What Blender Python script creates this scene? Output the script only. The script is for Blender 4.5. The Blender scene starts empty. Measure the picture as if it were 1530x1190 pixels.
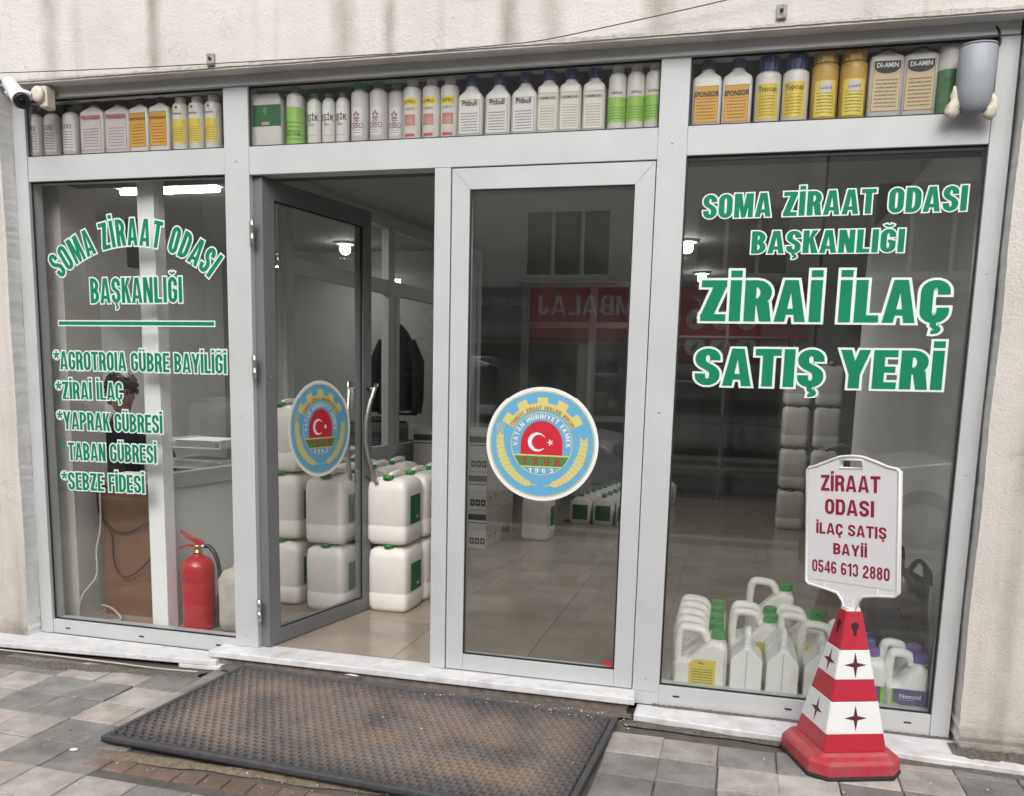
import bpy, bmesh, math, random
from mathutils import Vector, Matrix
random.seed(7)
R = math.radians; PI = math.pi
S = bpy.context.scene
C = S.collection
# ------------------------------------------------------------------ camera
cd = bpy.data.cameras.new('camera'); cam = bpy.data.objects.new('camera', cd); C.objects.link(cam); S.camera = cam
yaw, pit, rol = 0.2496, 0.1478, 0.0252
fw = Vector((-math.sin(yaw)*math.cos(pit), math.cos(yaw)*math.cos(pit), -math.sin(pit)))
rt = Vector((math.cos(yaw), math.sin(yaw), 0)); up = rt.cross(fw)
rt2 = rt*math.cos(rol)+up*math.sin(rol); up2 = up*math.cos(rol)-rt*math.sin(rol)
M = Matrix((rt2, up2, -fw)).transposed().to_4x4(); M.translation = Vector((2.1891, -3.607, 1.3159)); cam.matrix_world = M
cd.sensor_fit = 'HORIZONTAL'; cd.sensor_width = 36; cd.lens = 36*1289.33/1530
cd.shift_x = -5.3/1530; cd.shift_y = (760.9-595)/1530
cd.clip_start = .05; cd.clip_end = 400
# ------------------------------------------------------------------ light (overcast day)
EL, AZ = R(42), R(172)
w = bpy.data.worlds.new('World'); S.world = w; w.use_nodes = True
nt = w.node_tree; bg = nt.nodes['Background']
sky = nt.nodes.new('ShaderNodeTexSky'); sky.sky_type = 'NISHITA'; sky.sun_disc = False
sky.sun_elevation = EL; sky.sun_rotation = AZ; sky.dust_density = 4; sky.air_density = 1.0; sky.ozone_density = .6
hs = nt.nodes.new('ShaderNodeHueSaturation'); hs.inputs['Saturation'].default_value = .22
nt.links.new(sky.outputs[0], hs.inputs['Color']); nt.links.new(hs.outputs[0], bg.inputs[0]); bg.inputs[1].default_value = .15
sd = bpy.data.lights.new('sun', 'SUN'); sd.energy = .5; sd.angle = R(55); sd.color = (1, .95, .88)
sun = bpy.data.objects.new('sun', sd); C.objects.link(sun)
sdir = Vector((math.sin(AZ)*math.cos(EL), math.cos(AZ)*math.cos(EL), math.sin(EL)))   # towards the sun: over the street
sun.rotation_euler = sdir.to_track_quat('Z', 'Y').to_euler(); sun.location = (0, -6, 12)
S.view_settings.view_transform = 'Standard'; S.view_settings.look = 'None'; S.view_settings.exposure = .80; S.view_settings.gamma = 1
S.view_settings.use_curve_mapping = False
S.render.engine = 'CYCLES'
S.cycles.max_bounces = 8; S.cycles.transparent_max_bounces = 24; S.cycles.glossy_bounces = 4; S.cycles.caustics_reflective = False
# ------------------------------------------------------------------ helpers
def link(o, parent=None):
    C.objects.link(o)
    if parent: o.parent = parent
    return o
def tag(o, label=None, cat=None, group=None, kind=None):
    if label: o['label'] = label
    if cat: o['category'] = cat
    if group: o['group'] = group
    if kind: o['kind'] = kind
    return o
def thing(name, label, cat, loc=(0, 0, 0), rz=0, group=None):
    o = bpy.data.objects.new(name, None); o.empty_display_size = .05; o.location = loc; o.rotation_euler = (0, 0, rz)
    return tag(link(o), label, cat, group)
def kids(o): return [c for c in bpy.data.objects if c.parent == o]
class Tree:
    """a thing and its parts, kept so it can be copied"""
def copy_thing(o, loc=None, rz=None, label=None, name=None, skip=()):
    def rec(s, par):
        c = s.copy(); C.objects.link(c)
        if par: c.parent = par
        for k in list(s.children):
            if k.name.split('.')[0] in skip: continue
            rec(k, c)
        return c
    c = rec(o, None)
    if loc is not None: c.location = loc
    if rz is not None: c.rotation_euler = (0, 0, rz)
    if label: c['label'] = label
    return c
class MB:
    def __init__(s): s.v = []; s.f = []; s.sm = []
    def add(s, vs, fs, smooth=False):
        b = len(s.v); s.v += [tuple(p) for p in vs]; s.f += [tuple(b+i for i in f) for f in fs]; s.sm += [smooth]*len(fs); return s
    def box(s, a, b):
        x0, y0, z0 = a; x1, y1, z1 = b
        return s.add([(x0,y0,z0),(x1,y0,z0),(x1,y1,z0),(x0,y1,z0),(x0,y0,z1),(x1,y0,z1),(x1,y1,z1),(x0,y1,z1)],
                     [(0,3,2,1),(4,5,6,7),(0,1,5,4),(1,2,6,5),(2,3,7,6),(3,0,4,7)])
    def prism(s, pts, h, axis='z', base=0, smooth=False):
        """pts 2D polygon ; extruded from base to base+h along axis. axis y: pts are (x,z); axis x: pts are (y,z)"""
        n = len(pts)
        def q(p, t): return {'z': (p[0], p[1], t), 'y': (p[0], t, p[1]), 'x': (t, p[0], p[1])}[axis]
        vs = [q(p, base) for p in pts]+[q(p, base+h) for p in pts]
        fs = [tuple(range(n-1, -1, -1)), tuple(range(n, 2*n))]+[(i, (i+1) % n, n+(i+1) % n, n+i) for i in range(n)]
        return s.add(vs, fs, smooth)
    def tube(s, path, r, n=8, closed=False, cap=True, sy=1):
        path = [Vector(p) for p in path]; m = len(path); rr = r if isinstance(r, (list, tuple)) else [r]*m
        vs = []; prev = None
        for i, p in enumerate(path):
            if closed: d = path[(i+1) % m]-path[i-1]
            else: d = path[min(i+1, m-1)]-path[max(i-1, 0)]
            d.normalize()
            u = (prev - d*prev.dot(d)) if prev is not None else d.orthogonal()
            if u.length < 1e-6: u = d.orthogonal()
            u.normalize(); prev = u; v = d.cross(u)
            for k in range(n):
                a = 2*PI*k/n; vs.append(p+(u*math.cos(a)+v*math.sin(a)*sy)*rr[i])
        fs = []
        for i in range(m if closed else m-1):
            j = (i+1) % m
            for k in range(n): fs.append((i*n+k, i*n+(k+1) % n, j*n+(k+1) % n, j*n+k))
        s.add(vs, fs, True)
        if cap and not closed:
            b = len(s.v)-m*n
            s.f += [tuple(b+k for k in range(n-1, -1, -1)), tuple(b+(m-1)*n+k for k in range(n))]; s.sm += [False, False]
        return s
    def lathe(s, prof, n=20, c=(0, 0, 0), smooth=True):
        vs = []
        for r, z in prof:
            for k in range(n):
                a = 2*PI*k/n; vs.append((c[0]+r*math.cos(a), c[1]+r*math.sin(a), c[2]+z))
        fs = [(i*n+k, i*n+(k+1) % n, (i+1)*n+(k+1) % n, (i+1)*n+k) for i in range(len(prof)-1) for k in range(n)]
        s.add(vs, fs, smooth); b = len(s.v)-len(vs)
        s.f += [tuple(b+k for k in range(n-1, -1, -1)), tuple(b+(len(prof)-1)*n+k for k in range(n))]; s.sm += [False, False]
        return s
    def loft(s, secs, n=24, p=4, smooth=True, cap=True):
        """secs: (z, wx, wy[, cx, cy]) half widths ; superellipse exponent p"""
        vs = []
        for q in secs:
            z, a, b = q[:3]; cx, cy = (q[3], q[4]) if len(q) > 4 else (0, 0); pp = q[5] if len(q) > 5 else p
            for k in range(n):
                t = 2*PI*(k+.5)/n; c_, s_ = math.cos(t), math.sin(t)
                vs.append((cx+a*math.copysign(abs(c_)**(2/pp), c_), cy+b*math.copysign(abs(s_)**(2/pp), s_), z))
        fs = [(i*n+k, i*n+(k+1) % n, (i+1)*n+(k+1) % n, (i+1)*n+k) for i in range(len(secs)-1) for k in range(n)]
        s.add(vs, fs, smooth); b = len(s.v)-len(vs)
        if cap: s.f += [tuple(b+k for k in range(n-1, -1, -1)), tuple(b+(len(secs)-1)*n+k for k in range(n))]; s.sm += [False, False]
        return s
    def xf(s, fn): s.v = [tuple(fn(Vector(p))) for p in s.v]; return s
    def mesh(s, name, mat):
        me = bpy.data.meshes.new(name); me.from_pydata(s.v, [], s.f); me.polygons.foreach_set('use_smooth', s.sm)
        if mat:
            for m in (mat if isinstance(mat, (list, tuple)) else [mat]): me.materials.append(m)
        me.update(); return me
    def build(s, name, mat, parent=None, bevel=0, seg=1, loc=None, rz=None):
        o = bpy.data.objects.new(name, s.mesh(name, mat)); link(o, parent)
        if bevel:
            b = o.modifiers.new('bevel', 'BEVEL'); b.width = bevel; b.segments = seg; b.limit_method = 'ANGLE'; b.angle_limit = R(35)
            b.harden_normals = False
        if loc is not None: o.location = loc
        if rz is not None: o.rotation_euler = (0, 0, rz)
        return o
def box(name, mat, a, b, parent=None, bevel=0): return MB().box(a, b).build(name, mat, parent, bevel)
# ------------------------------------------------------------------ materials
def mat(name, col, rough=.5, metal=0, spec=.5, noise=0, nscale=20, bump=0, bscale=200, col2=None, emit=0, trans=0, coat=0, sss=0, objrand=0):
    m = bpy.data.materials.new(name); m.use_nodes = True; n = m.node_tree; b = n.nodes['Principled BSDF']
    b.inputs['Base Color'].default_value = (*col, 1); b.inputs['Roughness'].default_value = rough; b.inputs['Metallic'].default_value = metal
    b.inputs['Specular IOR Level'].default_value = spec
    if coat: b.inputs['Coat Weight'].default_value = coat
    if sss: b.inputs['Subsurface Weight'].default_value = sss; b.inputs['Subsurface Radius'].default_value = (.02, .02, .02)
    if emit: b.inputs['Emission Color'].default_value = (*col, 1); b.inputs['Emission Strength'].default_value = emit
    tc = n.nodes.new('ShaderNodeTexCoord')
    out = None
    if noise:
        c2 = col2 or tuple(c*(1-noise) for c in col)
        t = n.nodes.new('ShaderNodeTexNoise'); t.inputs['Scale'].default_value = nscale; t.inputs['Detail'].default_value = 8; t.inputs['Roughness'].default_value = .62
        n.links.new(tc.outputs['Object'], t.inputs['Vector'])
        cr = n.nodes.new('ShaderNodeValToRGB'); cr.color_ramp.elements[0].position = .35; cr.color_ramp.elements[1].position = .68
        cr.color_ramp.elements[0].color = (*c2, 1); cr.color_ramp.elements[1].color = (*col, 1)
        n.links.new(t.outputs['Fac'], cr.inputs[0]); out = cr.outputs[0]
    if objrand:
        oi = n.nodes.new('ShaderNodeObjectInfo'); mr = n.nodes.new('ShaderNodeMapRange'); mr.inputs[3].default_value = 1-objrand; mr.inputs[4].default_value = 1+objrand*.6
        n.links.new(oi.outputs['Random'], mr.inputs[0]); mx = n.nodes.new('ShaderNodeMix'); mx.data_type = 'RGBA'; mx.blend_type = 'MULTIPLY'; mx.inputs[0].default_value = 1
        if out: n.links.new(out, mx.inputs[6])
        else: mx.inputs[6].default_value = (*col, 1)
        n.links.new(mr.outputs[0], mx.inputs[7]); out = mx.outputs[2]
    if out: n.links.new(out, b.inputs['Base Color'])
    if bump:
        t2 = n.nodes.new('ShaderNodeTexNoise'); t2.inputs['Scale'].default_value = bscale; t2.inputs['Detail'].default_value = 6
        n.links.new(tc.outputs['Object'], t2.inputs['Vector'])
        bp = n.nodes.new('ShaderNodeBump'); bp.inputs['Strength'].default_value = bump; bp.inputs['Distance'].default_value = .004
        n.links.new(t2.outputs['Fac'], bp.inputs['Height']); n.links.new(bp.outputs[0], b.inputs['Normal'])
    return m
def nodes(m): return m.node_tree, m.node_tree.nodes['Principled BSDF']
ALU = mat('painted_aluminium', (.50, .515, .52), .38, noise=.10, nscale=3, bump=.03, bscale=40)
ALU_IN = mat('grey_aluminium', (.42, .44, .44), .4, noise=.08, nscale=4)
ALU_SHADED = mat('shaded_door_aluminium', (.17, .175, .18), .36, noise=.08, nscale=4)  # same aluminium as the frame, indoor shade of the open leaf put into colour
STEEL = mat('brushed_steel', (.62, .60, .57), .3, metal=1)
GASKET = mat('black_gasket', (.012, .013, .015), .6)
WHITE_PL = mat('white_plastic', (.82, .82, .80), .35, noise=.05, nscale=8, sss=.05)
CAN_PL = mat('milky_jerrycan_plastic', (.82, .79, .745), .38, noise=.10, nscale=6, sss=.08)
GREEN_CAP = mat('green_cap_plastic', (.03, .24, .05), .35)
GREEN_LAB = mat('dark_green_label', (.012, .10, .03), .4, noise=.2, nscale=30)
GREEN_LAB2 = mat('deep_green_label', (.01, .14, .045), .4, noise=.15, nscale=20)
BLUE_CAP = mat('navy_cap_plastic', (.015, .03, .14), .35)
PURPLE_CAP = mat('purple_cap_plastic', (.13, .08, .33), .35)
WHITE_CAP = mat('white_cap_plastic', (.72, .70, .66), .4)
DARK_CAP = mat('black_cap_plastic', (.02, .018, .02), .4)
GOLD_PL = mat('ochre_plastic', (.55, .35, .06), .3, noise=.1, nscale=15)
LIME = mat('lime_label', (.25, .50, .05), .35)
VINYL_G = mat('green_vinyl', (.003, .20, .095), .6, spec=.2, noise=.08, nscale=5)
VINYL_W = mat('white_vinyl', (.66, .74, .72), .5)
BLACK = mat('black_print', (.02, .02, .022), .6)
RED = mat('red_plastic', (.42, .018, .030), .35, noise=.18, nscale=14, bump=.05, bscale=80)
MAROON = mat('maroon_print', (.09, .008, .022), .5)
REDTXT = mat('crimson_lettering', (.26, .008, .035), .5)
SIGNW = mat('white_sign_plastic', (.74, .73, .73), .35, noise=.06, nscale=6)
BANDW = mat('reflective_white_band', (.72, .72, .70), .3, noise=.05, nscale=9)
RUBBER = mat('black_rubber', (.022, .023, .025), .7, noise=.4, nscale=40, bump=.2, bscale=300)
MARBLE = None
LAMP = mat('lamp_glow', (1, .98, .92), .5, emit=16)
# glass: clear sheet, reflects by Fresnel
GL = bpy.data.materials.new('window_glass'); GL.use_nodes = True
n = GL.node_tree; n.nodes.clear(); o_ = n.nodes.new('ShaderNodeOutputMaterial'); mx = n.nodes.new('ShaderNodeMixShader')
tr = n.nodes.new('ShaderNodeBsdfTransparent'); tr.inputs[0].default_value = (.985, .992, .988, 1); gs = n.nodes.new('ShaderNodeBsdfGlossy'); gs.inputs['Roughness'].default_value = .0
fr = n.nodes.new('ShaderNodeFresnel'); ge = n.nodes.new('ShaderNodeNewGeometry'); im = n.nodes.new('ShaderNodeMapRange')   # same index entering and leaving the sheet
im.inputs[3].default_value = 1.52; im.inputs[4].default_value = 1/1.52; n.links.new(ge.outputs['Backfacing'], im.inputs[0]); n.links.new(im.outputs[0], fr.inputs[0])
n.links.new(fr.outputs[0], mx.inputs[0]); n.links.new(tr.outputs[0], mx.inputs[1]); n.links.new(gs.outputs[0], mx.inputs[2]); df = n.nodes.new('ShaderNodeBsdfDiffuse'); df.inputs[0].default_value = (.55, .53, .5, 1); m2 = n.nodes.new('ShaderNodeMixShader')     # thin film of dust and smears
tcg = n.nodes.new('ShaderNodeTexCoord'); mpg = n.nodes.new('ShaderNodeMapping'); mpg.inputs['Scale'].default_value = (3, 3, 1.1); n.links.new(tcg.outputs['Object'], mpg.inputs[0]); tg = n.nodes.new('ShaderNodeTexNoise'); tg.inputs['Scale'].default_value = 2.2; tg.inputs['Detail'].default_value = 9; tg.inputs['Distortion'].default_value = 1; n.links.new(mpg.outputs[0], tg.inputs[0])
mg = n.nodes.new('ShaderNodeMapRange'); mg.inputs[1].default_value = .35; mg.inputs[2].default_value = .75; mg.inputs[3].default_value = .0; mg.inputs[4].default_value = .007; n.links.new(tg.outputs[0], mg.inputs[0]); n.links.new(mg.outputs[0], m2.inputs[0])
n.links.new(mx.outputs[0], m2.inputs[1]); n.links.new(df.outputs[0], m2.inputs[2]); n.links.new(m2.outputs[0], o_.inputs[0])
# plaster with streaks
def plaster(name, col, streaks, x0, x1, low=0):
    m = mat(name, col, .85); n, b = nodes(m)
    tc = n.nodes.new('ShaderNodeTexCoord'); sp = n.nodes.new('ShaderNodeSeparateXYZ'); n.links.new(tc.outputs['Object'], sp.inputs[0])
    def math_(op, a, b2=None, c=None):
        k = n.nodes.new('ShaderNodeMath'); k.operation = op
        for i, q in enumerate((a, b2, c)):
            if q is None: continue
            if isinstance(q, (int, float)): k.inputs[i].default_value = q
            else: n.links.new(q, k.inputs[i])
        return k.outputs[0]
    def noise(scale, det=8, vec=None, rough=.6):
        t = n.nodes.new('ShaderNodeTexNoise'); t.inputs['Scale'].default_value = scale; t.inputs['Detail'].default_value = det; t.inputs['Roughness'].default_value = rough
        n.links.new(vec or tc.outputs['Object'], t.inputs['Vector']); return t.outputs['Fac']
    def ramp(f, stops):
        r = n.nodes.new('ShaderNodeValToRGB'); e = r.color_ramp.elements
        e[0].position, e[0].color = stops[0][0], (*([stops[0][1]]*3), 1); e[1].position, e[1].color = stops[-1][0], (*([stops[-1][1]]*3), 1)
        for p, v in stops[1:-1]: q = e.new(p); q.color = (v, v, v, 1)
        n.links.new(f, r.inputs[0]); return r.outputs[0]
    mp = n.nodes.new('ShaderNodeMapping'); mp.inputs['Scale'].default_value = (9, 9, .55); n.links.new(tc.outputs['Object'], mp.inputs[0])
    st = ramp(noise(1.0, 5, mp.outputs[0]), [(.55, 0), (.82, .40)])
    if streaks:
        xx = math_('ADD', sp.outputs[0], math_('MULTIPLY', noise(7, 3), .06)); fac = n.nodes.new('ShaderNodeMapRange'); fac.inputs[1].default_value = x0; fac.inputs[2].default_value = x1; n.links.new(xx, fac.inputs[0])
        stops = [(0, 0)]
        for x, wd, a in streaks:
            p = (x+.03-x0)/(x1-x0); d = wd/(x1-x0); stops += [(p-d, 0), (p, a), (p+d, 0)]
        stops.append((1, 0)); st = math_('MAXIMUM', st, math_('MULTIPLY', ramp(fac.outputs[0], stops), ramp(noise(5, 6), [(.3, .35), (.6, 1)])))
    bl = ramp(noise(2.2, 10), [(.38, 0), (.68, .6)])
    fl = ramp(noise(34, 10, rough=.8), [(.60, 0), (.70, .75)])
    def mix(fc, c1, c2):
        k = n.nodes.new('ShaderNodeMix'); k.data_type = 'RGBA'
        n.links.new(fc, k.inputs[0])
        if isinstance(c1, tuple): k.inputs[6].default_value = (*c1, 1)
        else: n.links.new(c1, k.inputs[6])
        k.inputs[7].default_value = (*c2, 1); return k.outputs[2]
    c = mix(bl, col, tuple(q*.80 for q in col)); c = mix(st, c, (.20, .165, .13)); c = mix(fl, c, (.36, .32, .27))
    if low:
        zr = n.nodes.new('ShaderNodeMapRange'); zr.inputs[1].default_value = .45; zr.inputs[2].default_value = -.1; n.links.new(math_('ADD', sp.outputs[2], math_('MULTIPLY', noise(6, 6), .3)), zr.inputs[0])
        c = mix(math_('MULTIPLY', zr.outputs[0], ramp(noise(9, 8), [(.35, .1), (.65, .9)])), c, (.27, .235, .19))
        zr2 = n.nodes.new('ShaderNodeMapRange'); zr2.inputs[1].default_value = .12; zr2.inputs[2].default_value = -.02; n.links.new(math_('ADD', sp.outputs[2], math_('MULTIPLY', noise(16, 6), .14)), zr2.inputs[0])
        c = mix(zr2.outputs[0], c, (.13, .11, .09))
    vo = n.nodes.new('ShaderNodeTexVoronoi'); vo.feature = 'DISTANCE_TO_EDGE'; vo.inputs['Scale'].default_value = 1.6
    wv = n.nodes.new('ShaderNodeVectorMath'); wv.operation = 'ADD'; tw = n.nodes.new('ShaderNodeTexNoise'); tw.inputs['Scale'].default_value = 5; tw.inputs['Detail'].default_value = 8; n.links.new(tc.outputs['Object'], tw.inputs[0]); n.links.new(tc.outputs['Object'], wv.inputs[0]); n.links.new(tw.outputs['Color'], wv.inputs[1]); n.links.new(wv.outputs[0], vo.inputs['Vector'])
    ck = math_('MULTIPLY', ramp(vo.outputs['Distance'], [(0, 1), (.006, 0)]), ramp(noise(1.4, 3), [(.52, 0), (.62, .55)])); c = mix(ck, c, (.16, .14, .12))
    pt_ = ramp(noise(13, 12, rough=.85), [(.66, 0), (.69, .8)]); c = mix(pt_, c, (.22, .19, .165))
    n.links.new(c, b.inputs['Base Color'])
    bp = n.nodes.new('ShaderNodeBump'); bp.inputs['Strength'].default_value = 1; bp.inputs['Distance'].default_value = .007
    n.links.new(math_('ADD', math_('MULTIPLY', noise(95, 8, rough=.75), .8), math_('MULTIPLY', noise(7, 4), .9)), bp.inputs['Height']); n.links.new(bp.outputs[0], b.inputs['Normal'])
    return m
FASCIA = plaster('painted_fascia_plaster', (.68, .65, .61), [(-.94, .07, .45), (-.40, .045, .85), (.10, .03, .15), (.506, .08, .62), (.713, .04, .7), (1.219, .055, .8), (1.39, .07, .5), (1.80, .08, .62), (2.55, .04, .25)], -2, 3)
PIER = plaster('painted_pier_plaster', (.64, .60, .555), [(3.22, .05, .5), (-1.52, .05, .35)], -3, 4, 1)
RETURN = mat('grey_painted_return', (.72, .71, .69), .6, noise=.2, nscale=9, bump=.5, bscale=50)
# marble
def marble():
    m = mat('white_marble', (.70, .70, .71), .3); n, b = nodes(m); tc = n.nodes.new('ShaderNodeTexCoord')
    t = n.nodes.new('ShaderNodeTexNoise'); t.inputs['Scale'].default_value = 4; t.inputs['Detail'].default_value = 10; t.inputs['Distortion'].default_value = .6; n.links.new(tc.outputs['Object'], t.inputs[0])
    cr = n.nodes.new('ShaderNodeValToRGB'); e = cr.color_ramp.elements; e[0].position = .40; e[0].color = (.68, .68, .69, 1); e[1].position = .60; e[1].color = (.66, .65, .65, 1)
    q = e.new(.495); q.color = (.60, .60, .62, 1); q = e.new(.53); q.color = (.72, .71, .70, 1); n.links.new(t.outputs[0], cr.inputs[0])
    t2 = n.nodes.new('ShaderNodeTexNoise'); t2.inputs['Scale'].default_value = 9; t2.inputs['Detail'].default_value = 9; n.links.new(tc.outputs['Object'], t2.inputs[0])
    r2 = n.nodes.new('ShaderNodeValToRGB'); r2.color_ramp.elements[0].position = .52; r2.color_ramp.elements[0].color = (0, 0, 0, 1); r2.color_ramp.elements[1].position = .75; r2.color_ramp.elements[1].color = (.8, .8, .8, 1); n.links.new(t2.outputs[0], r2.inputs[0])
    k = n.nodes.new('ShaderNodeMix'); k.data_type = 'RGBA'; n.links.new(r2.outputs[0], k.inputs[0]); n.links.new(cr.outputs[0], k.inputs[6]); k.inputs[7].default_value = (.42, .40, .38, 1)
    n.links.new(k.outputs[2], b.inputs['Base Color']); return m
MARBLE = marble()
def paver(name, col, col2):
    m = mat(name, col, .85, noise=.3, nscale=7, col2=col2, bump=.6, bscale=160, objrand=.16)
    n, b = nodes(m); tc = n.nodes.new('ShaderNodeTexCoord')      # gritty specks
    t = n.nodes.new('ShaderNodeTexNoise'); t.inputs['Scale'].default_value = 330; t.inputs['Detail'].default_value = 2; n.links.new(tc.outputs['Object'], t.inputs[0])
    mr = n.nodes.new('ShaderNodeMapRange'); mr.inputs[1].default_value = .3; mr.inputs[2].default_value = .7; mr.inputs[3].default_value = .72; mr.inputs[4].default_value = 1.25; n.links.new(t.outputs[0], mr.inputs[0])
    k = n.nodes.new('ShaderNodeMix'); k.data_type = 'RGBA'; k.blend_type = 'MULTIPLY'; k.inputs[0].default_value = 1
    l = b.inputs['Base Color'].links[0].from_socket; n.links.new(l, k.inputs[6]); n.links.new(mr.outputs[0], k.inputs[7])
    gp = n.nodes.new('ShaderNodeNewGeometry'); tg_ = n.nodes.new('ShaderNodeTexNoise'); tg_.inputs['Scale'].default_value = 4.5; tg_.inputs['Detail'].default_value = 10; tg_.inputs['Roughness'].default_value = .7; n.links.new(gp.outputs['Position'], tg_.inputs[0])
    rg = n.nodes.new('ShaderNodeValToRGB'); rg.color_ramp.elements[0].position = .36; rg.color_ramp.elements[0].color = (.66, .63, .59, 1); rg.color_ramp.elements[1].position = .62; rg.color_ramp.elements[1].color = (1.08, 1.07, 1.05, 1); n.links.new(tg_.outputs[0], rg.inputs[0])
    kk = n.nodes.new('ShaderNodeMix'); kk.data_type = 'RGBA'; kk.blend_type = 'MULTIPLY'; kk.inputs[0].default_value = 1; n.links.new(k.outputs[2], kk.inputs[6]); n.links.new(rg.outputs[0], kk.inputs[7]); n.links.new(kk.outputs[2], b.inputs['Base Color']); return m
PAV_L = paver('light_concrete_paver', (.47, .445, .42), (.34, .32, .30)); PAV_D = paver('dark_concrete_paver', (.27, .265, .258), (.195, .19, .185)); PAV_P = paver('pinkish_concrete_paver', (.455, .41, .385), (.34, .31, .285))
BRICK = paver('red_brick_paver', (.23, .155, .13), (.17, .125, .105))
DIRT = mat('dirt', (.19, .165, .14), .95, noise=.6, nscale=70, bump=1, bscale=260)
# ------------------------------------------------------------------ heavy condensed lettering, drawn as strokes
def arc(cx, cy, rx, ry, a0, a1, k=9): return [(cx+rx*math.cos(R(a0+(a1-a0)*i/k)), cy+ry*math.sin(R(a0+(a1-a0)*i/k))) for i in range(k+1)]
def bez(p0, p1, p2, p3, k=10):
    return [tuple((1-t)**3*p0[i]+3*(1-t)**2*t*p1[i]+3*(1-t)*t*t*p2[i]+t**3*p3[i] for i in (0, 1)) for t in [j/k for j in range(1, k)]]
WID = {'I': 0, 'İ': 0, 'i': 0, 'M': 1.36, 'A': 1.14, 'N': 1.06, 'L': .86, 'E': .88, 'F': .86, 'T': 1.0, 'Z': .96, 'Y': 1.12, 'V': 1.12, '1': .72, '*': .8, '&': 1.15, 'J': .8, '-': .55, '4': 1.05}
def glyph(ch, W0, v, h):
    W = WID.get(ch, 1)*W0
    if ch in 'Iİ': W = v
    P = []; rect = lambda a, b, c, d: P.append(('p', [(a, b), (c, b), (c, d), (a, d)])); st = lambda pts, closed=False: P.append(('s', pts, closed))
    hv, hh = v/2, h/2; a = (W-v)/2; cx = W/2; ry = min(.24, a*1.25); base = {'İ': 'I', 'Ş': 'S', 'Ç': 'C', 'Ğ': 'G', 'Ü': 'U', 'Ö': 'O'}.get(ch, ch)
    if base == 'I': rect(0, 0, v, 1)
    elif base == 'L': rect(0, 0, v, 1); rect(v*.9, 0, W, h)
    elif base == 'E': rect(0, 0, v, 1); rect(v*.9, 0, W, h); rect(v*.9, 1-h, W, 1); rect(v*.9, .5-hh*.9, W*.93, .5+hh*.9)
    elif base == 'F': rect(0, 0, v, 1); rect(v*.9, 1-h, W, 1); rect(v*.9, .48-hh*.9, W*.93, .48+hh*.9)
    elif base == 'T': rect(cx-hv, 0, cx+hv, 1-h*.5); rect(0, 1-h, W, 1)
    elif base == 'H': rect(0, 0, v, 1); rect(W-v, 0, W, 1); rect(v*.9, .5-hh, W-v*.9, .5+hh)
    elif base == '-': rect(0, .36, W, .36+h)
    elif base == 'A': P.append(('p', [(0, 0), (.92*v, 0), (cx+.18*v, 1), (cx-.58*v, 1)])); P.append(('p', [(W, 0), (cx+.58*v, 1), (cx-.18*v, 1), (W-.92*v, 0)])); rect(W*.25, .17, W*.75, .17+h*.85)
    elif base == 'V': P.append(('p', [(0, 1), (cx-.5*v, 0), (cx+.25*v, 0), (.95*v, 1)])); P.append(('p', [(W, 1), (W-.95*v, 1), (cx-.25*v, 0), (cx+.5*v, 0)]))
    elif base == 'Y': rect(cx-hv, 0, cx+hv, .44); P.append(('p', [(0, 1), (cx-hv, .36), (cx+hv*.8, .40), (.98*v, 1)])); P.append(('p', [(W, 1), (W-.98*v, 1), (cx-hv*.8, .40), (cx+hv, .36)]))
    elif base == 'M': rect(0, 0, v*.88, 1); rect(W-v*.88, 0, W, 1); P.append(('p', [(v*.3, 1), (cx-.36*v, 0), (cx+.3*v, 0), (v*1.25, 1)])); P.append(('p', [(W-v*.3, 1), (W-v*1.25, 1), (cx-.3*v, 0), (cx+.36*v, 0)]))
    elif base == 'N': rect(0, 0, v*.92, 1); rect(W-v*.92, 0, W, 1); P.append(('p', [(v*.2, 1), (W-v*1.1, 0), (W-v*.2, 0), (v*1.1, 1)]))
    elif base == 'Z': rect(0, 0, W, h); rect(0, 1-h, W, 1); P.append(('p', [(0, h*.7), (v*1.15, h*.7), (W, 1-h*.7), (W-v*1.15, 1-h*.7)]))
    elif base == 'K': rect(0, 0, v, 1); P.append(('p', [(v*.85, .34), (v*.95, .62), (W-v*.95, 1), (W, 1)])); P.append(('p', [(v*1.05, .50), (v*1.6, .70), (W+.02, 0), (W-v*1.0, 0)]))
    elif base == 'U': st([(hv, 1), (hv, hh+ry)]+arc(cx, hh+ry, a, ry, 180, 360)+[(W-hv, 1)])
    elif base == 'J': st([(W-hv, 1), (W-hv, hh+ry)]+arc(cx, hh+ry, a, ry, 0, -180)+[(hv, .34)])
    elif base in 'O0': st(arc(cx, 1-hh-ry, a, ry, 0, 180)+arc(cx, hh+ry, a, ry, 180, 360), True)
    elif base in 'CG':
        st([(W-hv, .66), (W-hv, 1-hh-ry)]+arc(cx, 1-hh-ry, a, ry, 0, 180)+arc(cx, hh+ry, a, ry, 180, 360)+[(W-hv, .36 if base == 'C' else .50)])
        if base == 'G': rect(cx-v*.05, .54-h*.8, W-hv, .54)
    elif base == 'S':
        r2 = min(ry, .17)
        st([(W-hv, .68), (W-hv, 1-hh-r2)]+arc(cx, 1-hh-r2, a, r2, 0, 180)+[(hv, .72)]+bez((hv, .70), (hv, .50), (W-hv, .52), (W-hv, .30))+[(W-hv, .29)]+arc(cx, hh+r2, a, r2, 0, -180)+[(hv, .32)])
    elif base == 'D': rect(0, 0, v, 1); q = min(.26, W-v); st([(v*.5, 1-hh), (W-hv-q*.75, 1-hh)]+arc(W-hv-q*.75, 1-hh-q, q*.75, q, 90, 0)+arc(W-hv-q*.75, hh+q, q*.75, q, 0, -90)+[(v*.5, hh)])
    elif base in 'PR':
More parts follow.
